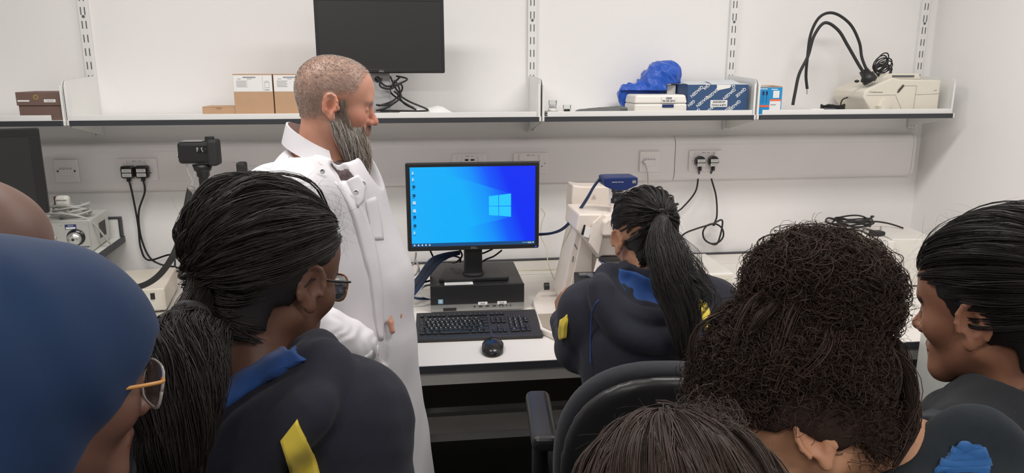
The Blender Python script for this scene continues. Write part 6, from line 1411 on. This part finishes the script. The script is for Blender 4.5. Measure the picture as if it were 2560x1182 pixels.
# ---------- seated girl at the microscope
def seated():
    global FR
    FR = .18
    H = PD(1611, 590, 1.80); s = .93; h = Head(H, -6, 24, 0, .88); J = body_joints(H, 0, s, lean=.6)
    f, r = J['f'], J['r']; J['N'] = H - up*.068 - f*.062; J['C'] = J['N']-up*.19-f*.05; J['P'] = np.array([H[0]+.0, H[1]-.20, .60])
    J['SL'] = J['N'] - up*.100 - r*.150 + f*.0; J['SR'] = J['N'] - up*.100 + r*.150
    J['EL'] = PD(1450, 870, 1.80); J['WL'] = PD(1408, 800, 2.04); J['ER'] = PD(1800, 830, 1.84); J['WR'] = PD(1765, 770, 2.1)
    for a, sg in (('L', -1), ('R', 1)):
        J['HP'+a] = J['P']+r*sg*.09-up*.0; J['K'+a] = J['P']+r*sg*.12+f*.40+up*.0; J['A'+a] = J['K'+a]*np.array([1, 1, 0])+up*.08-f*.02
    wl, wr = J['WL'], J['WR']
    def hf(g): hand(g, wl, (.06, .75, .62), (.85, .2, -.1), 1, 1.25, .05, .88); hand(g, wr, (-.1, .9, .1), (-.6, 0, -.7), -1, .8, .08, .88)
    root, gb = person('seated girl in a navy hooded top with a long black ponytail, at the microscope', H, h, J, s, (.36, .18, .11), hand_fn=hf, extra=[wl+np.array([0, .03, .05])], flush=.1)
    g, ob = hoodie(root, J, s, .0035, 5, None, step=.0055, carve=[([(1570, 690), (1605, 722), (1650, 738)], .020)], rolls=[([(1530, 672), (1508, 690), (1516, 730), (1552, 768), (1600, 792), (1660, 798), (1720, 785)], .0165), ([(1498, 700), (1508, 760), (1545, 815), (1600, 848), (1660, 855), (1730, 835)], .024)],
                   lining=([(1548, 672), (1585, 680), (1620, 695), (1665, 705)], [(1545, 700), (1572, 740), (1610, 768), (1665, 780)]))
    panel(g, [(1733, 735), (1752, 790), (1772, 850), (1782, 925)], [(1768, 762), (1778, 800), (1783, 860), (1786, 925)], 'yellow_panel', mYel, ob, .003, 24, 6)
    panel(g, [(1402, 800), (1396, 825), (1400, 850)], [(1418, 786), (1415, 815), (1412, 845)], 'yellow_panel', mYel, ob, .003, 12, 5)
    pipe(g, [(1512, 738), (1490, 758), (1479, 790), (1476, 850), (1476, 910)], .0016, 'piping', mPipe, ob)
    tie = np.array([.05, -.98, -.04]); tp = h.c+(SC_C*h.s+ (tie/np.linalg.norm(tie))*SC_R*h.s)@h.M.T
    tail = [tp, PD(1655, 590, 1.66), PD(1680, 680, 1.60), PD(1705, 780, 1.565), PD(1712, 860, 1.55), PD(1715, 905, 1.55)]
    P = tied_hair(h, tie, 6500, 14, tail, 20, (.010, .028, .042, .044, .030, .010), .006, BLK, low=-.85, nape=.3); c = hcol(len(P), BLK, .6, .006); cap = scalp_cap(h)
    G = resample(tail, 12); tv, tf = blob_tube([G[i] for i in range(10)], (.010, .026, .034, .030, .016), .006)
    P3 = tied_hair(h, tie, 500, 14, [tp, PD(1675, 600, 1.66), PD(1725, 690, 1.60), PD(1770, 745, 1.56), PD(1750, 800, 1.545)], 16, (.008, .026, .042, .030), .01, BLK)
    hair_object('hair', root, [(P, .0006, .0004, c), (P3, .0006, .0003, hcol(len(P3), BLK, .6)), flyaways(h, 160, .05, (.02, .016, .015))], [(*cap, BLK), (tv, tf, BLK)])
    m = MB(); td = h.M@np.array([0, -.93, .1]); m.tube([tuple(tp-np.array(root.location)+h.M@np.array([.013*cos(a), -.006, .013*sin(a)])) for a in np.linspace(0, 2*pi, 14)], .0035, 8, 2); m.build('hair_tie', mBlackM, root)
    # seated trousers
    gl = Grid(*[np.arange(a_, b_, .012) for a_, b_ in zip(J['P']-np.array([.25, .2, .56]), J['P']+np.array([.27, .60, .16]))]); 
    for a in 'LR': gl.rc(J['HP'+a], J['K'+a], .095, .075, .03); gl.rc(J['K'+a], J['A'+a], .072, .05, .03)
    gl.rc(J['HPL'], J['HPR'], .11, .11, .04); Pp = gl.pts((slice(None),)*3); gl.d = np.maximum(gl.d, .055-Pp[..., 2]).astype(np.float32); v, fc = gl.mesh(); np_mesh('trousers', v, fc, [mTrous], root, org=root.location)
    for a in 'LR':
        A = J['A'+a].copy(); A[2] = .045; g3 = Grid(*[np.arange(a_, b_, .008) for a_, b_ in zip(A-np.array([.1, .1, .05]), A+np.array([.1, .24, .09]))]); g3.rc(A-f*.03, A+f*.15, .042, .036, .02); Pp = g3.pts((slice(None),)*3); g3.d = np.maximum(g3.d, .001-Pp[..., 2]).astype(np.float32); v, fc = g3.mesh(); np_mesh('shoe', v, fc, [mShoe], root, org=root.location)
seated(); FR = 0.
# ---------- girl with glasses and low ponytail
def glasses_girl():
    H = PD(688, 680, .985); s = .92; h = Head(H, 38, 20, 0, .885); J = body_joints(H, 30, s, lean=.2); f, r = J['f'], J['r']
    for k in ('N', 'C', 'SL', 'SR'): J[k] = J[k]+up*(.018 if k == 'N' else .008)-f*.012
    root, gb = person('girl in glasses with a long low black ponytail and a navy hooded top, facing away', H, h, J, s, (.13, .062, .040), flush=.1)
    J['SR'] = J['SR']+up*.01
    g, ob = hoodie(root, J, s, .0035, 14, None, step=.0055, loff=.007, carve=[([(715, 893), (640, 915), (560, 955)], .026)], rolls=[([(782, 862), (800, 880), (760, 915), (690, 940), (610, 990), (530, 1055)], .019), ([(812, 890), (822, 935), (790, 985), (700, 1030), (610, 1095), (530, 1182)], .024), ([(800, 1000), (740, 1065), (670, 1130), (610, 1200)], .022)],
                   lining=([(728, 872), (650, 876), (580, 885), (510, 915)], [(765, 900), (700, 932), (610, 990), (505, 1065)]))
    panel(g, [(702, 1100), (722, 1170), (735, 1260)], [(742, 1050), (790, 1150), (812, 1260)], 'yellow_panel', mYel, ob, .003, 20, 8)
    tie = np.array([-.32, -.82, -.48]); tie /= np.linalg.norm(tie); tp = h.c+((SC_C+tie*SC_R)*h.s)@h.M.T
    tp2 = PD(478, 790, .86); tail = [tp*.4+tp2*.6, tp2, PD(468, 850, .835), PD(458, 930, .80), PD(450, 1030, .78), PD(442, 1130, .77), PD(438, 1230, .77)]
    P = tied_hair(h, tie, 11000, 16, tail, 22, (.016, .016, .040, .042, .038, .032, .020), .009, BLK, bulge=.004, low=-.80, layer=.010, per=16, mess=.005, backb=.022, nape=.34); c = hcol(len(P), (.016, .013, .012), .6, .010); cap = scalp_cap(h, -.075, .003)
    G = resample(tail, 12); tv, tf = blob_tube([G[i] for i in range(1, 11)], (.012, .024, .030, .026, .020, .014), .006)
    hair_object('hair', root, [(P, .0005, .0004, c), flyaways(h, 260, .06, (.02, .016, .015)), flyaways(h, 25, .09, (.03, .022, .018), low=-.5)], [(*cap, BLK), (tv, tf, BLK)])
    m = MB(); ax = G[2]-G[0]; ax /= np.linalg.norm(ax); a1 = np.cross(ax, up); a1 /= np.linalg.norm(a1); a2 = np.cross(ax, a1); m.tube([tuple(tp2+(a1*cos(a)+a2*sin(a))*.017-np.array(root.location)) for a in np.linspace(0, 2*pi, 14)], .007, 10, 2); m.build('hair_tie', mBlackM, root)
    eyeglasses(root, h, mat('frame_tortoise', (.30, .12, .04), .3), mBlackG, mLens)
    lower_clothes(root, J, s)
glasses_girl()
# ---------- person in the navy head scarf, close at the left
def scarf_person():
    H = PD(66, 930, .63); s = .92; h = Head(H, 47, 15, 0, .95); J = body_joints(H, 30, s, lean=.2); f, r = J['f'], J['r']
    root, gb = person('person in a plain navy blue head scarf and brown framed glasses, close at the left', H, h, J, s, (.17, .085, .060), flush=.1, ears=(False, False))
    mSc = mat('scarf_jersey', (.003, .024, .080), .85, sheen=.06, bump=(900, .3, .0006), noise=(30, .12))
    lo = H-.32; hi = H+.28; lo[2] = H[2]-.50; g = Grid(*[np.arange(a, b, .0045) for a, b in zip(lo, hi)])
    g.ell(h.w((0, -.010, .022)), np.array((.094, .119, .102))*h.s, h.M, .02); g.rc(h.w((0, -.045, .0)), h.w((0, -.055, -.10)), .080, .075, .05)
    g.rc(h.w((0, -.050, -.08)), J['N']-up*.10-f*.06, .075, .10, .05); g.rc(J['N']-up*.09-r*.10, J['N']-up*.09+r*.10, .10, .10, .05)
    P = g.pts((slice(None),)*3); g.d += (.003*wav(P, 31, .22, .8)+.0022*np.sin((P@(h.M[:, 1]*.8+h.M[:, 2]*.5))/.05*2*pi+2*wav(P, 7, .3, .5))*.6).astype(np.float32)
    L = h.loc(P); x, y, z = L[..., 0], L[..., 1], L[..., 2]
    cut = np.maximum(np.maximum((.064+.55*z)-y, (z-.040)), -(z+.30)); g.d = np.maximum(g.d, -cut).astype(np.float32)
    g.d = np.maximum(g.d, lo[2]+.02-P[..., 2]).astype(np.float32); v, fc = g.mesh(); v = relax(v, fc, 3, .5); np_mesh('head_scarf', v, fc, [mSc], root, org=root.location)
    eyeglasses(root, h, mat('frame_clear', (.35, .32, .30), .2), mat('temple_tan', (.55, .26, .07), .35), mLens)
    g, ob = hoodie(root, J, s, .003, 41, None, step=.008, base=np.array([.005, .022, .062])); lower_clothes(root, J, s)
scarf_person()
# ---------- person with shaved head at the far left edge
def shaved_person():
    H = PD(-100, 655, .98); s = .95; h = Head(H, 70, 25, 0, 1.0); J = body_joints(H, 50, s, lean=.1); f, r = J['f'], J['r']
    root, gb = person('person with a closely shaved head at the far left edge behind the head scarf', H, h, J, s, (.15, .085, .065), flush=.0)
    g, ob = hoodie(root, J, s, .003, 51, dict(), step=.008); lower_clothes(root, J, s)
shaved_person()
# ---------- curly haired girl with a high bun
def curls(n, c, R, h_M, col, length=.07, amp=.006, turns=5, K=26, rad=.0006, shell=(.75, 1.02), seed=0, dirs=None, tang=.8, km=None):
    d = RNG.normal(size=(n, 3)) if dirs is None else dirs; d /= np.linalg.norm(d, axis=1, keepdims=True); R = np.array(R); k = RNG.uniform(*shell, (n, 1))*(1. if km is None else km[:, None]); P0 = d*R*k
    sd = RNG.normal(size=(n, 3)); sd -= d*(sd*d).sum(1, keepdims=True); sd /= np.linalg.norm(sd, axis=1, keepdims=True); t = np.linspace(0, 1, K); L = length*RNG.uniform(.5, 1.3, (n, 1))
    ang = L/np.mean(R)*t[None, :]*tang; base = (P0[:, None]*np.cos(ang)[..., None]+sd[:, None]*np.linalg.norm(P0, axis=1)[:, None, None]*np.sin(ang)[..., None]) + d[:, None]*((t*L*.25*RNG.uniform(-.3, 1, (n, 1)))[..., None])
    b = np.cross(sd, d); ph = RNG.uniform(0, 2*pi, (n, 1)); tt = 2*pi*turns*RNG.uniform(.6, 1.3, (n, 1))*t[None, :]+ph; A = amp*RNG.uniform(.5, 1.3, (n, 1))*np.minimum(t[None, :]*4, 1)
    off = (A*np.cos(tt))[..., None]*d[:, None]+(A*np.sin(tt))[..., None]*b[:, None]; P = base+off; P = np.array(c)+P@np.array(h_M).T
    return (P, rad, rad*.6, hcol(n, col, .6, .012))
def curly_girl():
    H = PD(1988, 1032, .92); s = .93; h = Head(H, -74, 42, 8, .95); J = body_joints(H, -42, s, lean=.9); f, r = J['f'], J['r']
    J['N'] = PD(2335, 1150, .92); J['C'] = J['N']-up*.18; J['P'] = np.array([J['C'][0]+.02, J['C'][1], .80])
    for k, sg in (('R', 1), ('L', -1)):
        J['S'+k] = J['N']-up*.07+r*sg*.155; J['E'+k] = J['S'+k]-up*.27; J['W'+k] = J['E'+k]-up*.2+f*.1; J['HP'+k] = J['P']+r*sg*.08; J['K'+k] = J['HP'+k]*np.array([1, 1, 0])+up*.42; J['A'+k] = J['HP'+k]*np.array([1, 1, 0])+up*.075
    root, gb = person('girl with dark curly hair in a high bun and a hoop earring, blue lined hood', H, h, J, s, (.50, .26, .15), flush=.25, nr=.050)
    g, ob = hoodie(root, J, s, .0035, 61, None, step=.0055, base=np.array([.020, .026, .032]), blue=np.array([.015, .10, .30]), extra=[([PD(2425, 1265, .90), PD(2480, 1300, .92)], .080), ([PD(2335, 1140, .88), PD(2365, 1098, .89), PD(2410, 1072, .89), PD(2458, 1072, .89), PD(2500, 1105, .89), PD(2535, 1180, .89)], .019)], loff=.006, lining=([(2395, 1112), (2365, 1140), (2330, 1181)], [(2452, 1112), (2470, 1145), (2475, 1181)]))
    cap = scalp_cap(h, -.045, .010); BR = (.036, .022, .017)
    bc = PD(2048, 738, .93); bR = np.array([.090, .086, .074])
    bd = (np.array(h.loc(bc))-SC_C)/SC_R; bd /= np.linalg.norm(bd)
    Pw = tied_hair(h, bd, 8000, 18, None, bulge=.014, layer=.014, per=22, mess=.009, nape=.06, low=-.85); earL = np.array(h.w((-.085, -.004, -.014)))
    ok = np.linalg.norm(Pw[:, 0]-earL, axis=1) > .027; Pw = Pw[ok]; grp = [(Pw, .0007, .0005, hcol(len(Pw), BR, .6, .012))]
    d = scalp_dirs(3200, low=-.9); e = np.linalg.norm(on_scalp(h, d)-earL, axis=1) > .058; d = d[e]; grp.append(curls(len(d), h.w(SC_C), (SC_R+.018)*h.s, h.M, BR, .06, .0055, 2.6, 20, .0006, (.97, 1.08), dirs=d))
    d, k0, _, _ = clumped(2600, 1, -.95, .5); Pq = h.c+((SC_C+d*(SC_R*k0[:, None]))*h.s)@h.M.T; lq = h.loc(Pq); e = (np.linalg.norm(Pq-earL, axis=1) > .040) & (lq[:, 2] < .03) & (lq[:, 2] > -.072); d = d[e]; grp.append(curls(len(d), h.w(SC_C), (SC_R+.010)*h.s, h.M, BR, .055, .006, 2.6, 20, .00065, (.98, 1.06), dirs=d, km=k0[e], tang=.5))
    gB = Grid(*[np.arange(a, b, .006) for a, b in zip(bc-.14, bc+.14)]); gB.ell(bc, bR*.88, None, .01); gB.rc(bc, h.w(SC_C+bd*SC_R*.9), .070, .078, .03)
    Pp = gB.pts((slice(None),)*3); gB.d += (.008*wav(Pp, 71, .07, .8)).astype(np.float32); bv, bf = gB.mesh()
    grp.append(curls(5200, bc, bR, np.eye(3), BR, .10, .0055, 2.5, 26, .0007, (.84, 1.03), tang=1.)); grp.append(curls(1500, bc, bR, np.eye(3), (.034, .020, .015), .06, .007, 2.2, 24, .0008, (.95, 1.04), tang=.7)); grp.append(curls(420, bc, bR, np.eye(3), (.03, .018, .013), .08, .008, 2, 22, .00030, (1.0, 1.14), tang=.5))
    jc = bc*.5+np.array(h.w(SC_C+bd*SC_R))*.5; grp.append(curls(1500, jc, np.array([.082, .080, .060]), np.eye(3), BR, .09, .005, 2.5, 22, .0007, (.80, 1.03)))
    hair_object('hair', root, grp+[flyaways(h, 200, .09, (.03, .018, .013), low=-.6)], [(*cap, BR), (bv, bf, BR)], mHairC)
    m = MB(); e0 = np.array(h.w((-.086, .003, -.055)))-np.array(root.location); m.tube([tuple(e0+h.M@np.array([.0, .010*sin(a), -.010+.010*cos(a)])) for a in np.linspace(0, 2*pi, 20)], .0009, 8, 1); m.build('hoop_earring', mChrome, root)
    lower_clothes(root, J, s)
curly_girl()
# ---------- girl at the right edge looking down
def right_girl():
    global FR
    FR = .45
    H = PD(2488, 760, 1.13); s = .98; h = Head(H, -27, 12, -2, 1.06); J = body_joints(H, -30, s, lean=.3); f, r = J['f'], J['r']
    for k in ('N', 'C', 'SL', 'SR'): J[k] = J[k]+up*.005
    root, gb = person('girl with smooth tied back black hair at the right edge, looking down to the left', H, h, J, s, (.30, .14, .085), flush=.15)
    g, ob = hoodie(root, J, s, .0035, 81, dict(lift=-.015, tube=.020, rb=.02, db=.02, df=.04), step=.006, base=np.array([.024, .026, .030]), blue=np.array([.024, .026, .030]))
    tie = np.array([.0, -.98, .0]); tp = h.c+((SC_C+tie*SC_R)*h.s)@h.M.T; tail = [tp, tp-h.M[:, 1]*.03-up*.02, tp-h.M[:, 1]*.04-up*.12, tp-h.M[:, 1]*.03-up*.25]
    P = tied_hair(h, tie, 10000, 18, tail, 14, (.012, .03, .035, .02), .005, BLK, bulge=.014, layer=.010, per=16, low=-.9); cap = scalp_cap(h, -.055, .002)
    hair_object('hair', root, [(P, .0005, .0004, hcol(len(P), BLK, .6, .004)), flyaways(h, 260, .06, (.015, .013, .013))], [(*cap, BLK)])
    pipe(g, [(2558, 1002), (2530, 1040), (2500, 1092)], .0016, 'piping', mPipe, ob)
    lower_clothes(root, J, s)
right_girl(); FR = 0.
# ---------- head at the bottom, seen from above and behind
def bottom_girl():
    H = PD(1690, 1408, .66); s = .92; h = Head(H, -4, 6, 0, .98); J = body_joints(H, 0, s); f, r = J['f'], J['r']
    root, gb = person('person at the bottom of the photo, only the top of straight dark brown hair showing', H, h, J, s, (.32, .18, .11), flush=.0)
    g, ob = hoodie(root, J, s, .003, 91, dict(), step=.008)
    # hair falls from a crown whorl over the skull and down
    n = 11000; K = 22; t = np.linspace(0, 1, K); crown = np.array([.05, .50, .86]); crown /= np.linalg.norm(crown); mm = 700
    ac = RNG.uniform(0, 2*pi, mm); sc_ = RNG.uniform(0, .9, mm); ix = RNG.integers(0, mm, n); a = ac[ix]+RNG.normal(size=n)*.018; e1 = np.cross(crown, [0, 1, 0]); e1 /= np.linalg.norm(e1); e2 = np.cross(crown, e1); tgt = e1*np.cos(a)[:, None]+e2*np.sin(a)[:, None]
    st = np.clip(sc_[ix]+RNG.normal(size=n)*.05, 0, 1)[:, None]; om = (st+(2.15-st)*t[None, :]); D = np.cos(om)[..., None]*crown+np.sin(om)[..., None]*tgt[:, None]; lay = (RNG.uniform(0, 1, (mm, 1, 1))[ix]*.8+RNG.uniform(0, .2, (n, 1, 1)))
    low_ = D[..., 2] < -.05; Dz = np.where(low_, -.05, D[..., 2]); hr = np.linalg.norm(D[..., :2], axis=-1)+1e-6; sc2 = np.where(low_, 1/hr, 1.)[..., None]; Dq = np.concatenate([D[..., :2]*sc2, Dz[..., None]], -1)
    p = (SC_C+Dq*(SC_R+.004+.012*lay))*h.s; W_ = h.c+p@h.M.T; W_[..., 2] -= np.where(low_, -.05-D[..., 2], 0)*.12; fr = RNG.uniform(2, 5, (mm, 1))[ix]; ph = RNG.uniform(0, 6, (mm, 1))[ix]
    W_ += (RNG.normal(size=(mm, 1, 3))[ix]*.0034+RNG.normal(size=(n, 1, 3))*.0010)*np.sin(om*fr+ph)[..., None]; W_ = W_[D[:, -1, 1] < .75]; n = len(W_)
    BRN = (.040, .026, .021); cap = scalp_cap(h, -.07, .006)
    fl = flyaways(h, 320, .05, (.05, .032, .026)); hump = h.w((.030, .0, .132))
    P3 = curls(260, hump, np.array([.026, .026, .008]), np.eye(3), BRN, .07, .002, 1, 16, .0003, (.9, 1.3), tang=.4)
    hair_object('hair', root, [(W_, .00042, .00035, hcol(n, BRN, .5, .02)), fl, P3], [(*cap, (.03, .02, .017))])
    lower_clothes(root, J, s)
bottom_girl()
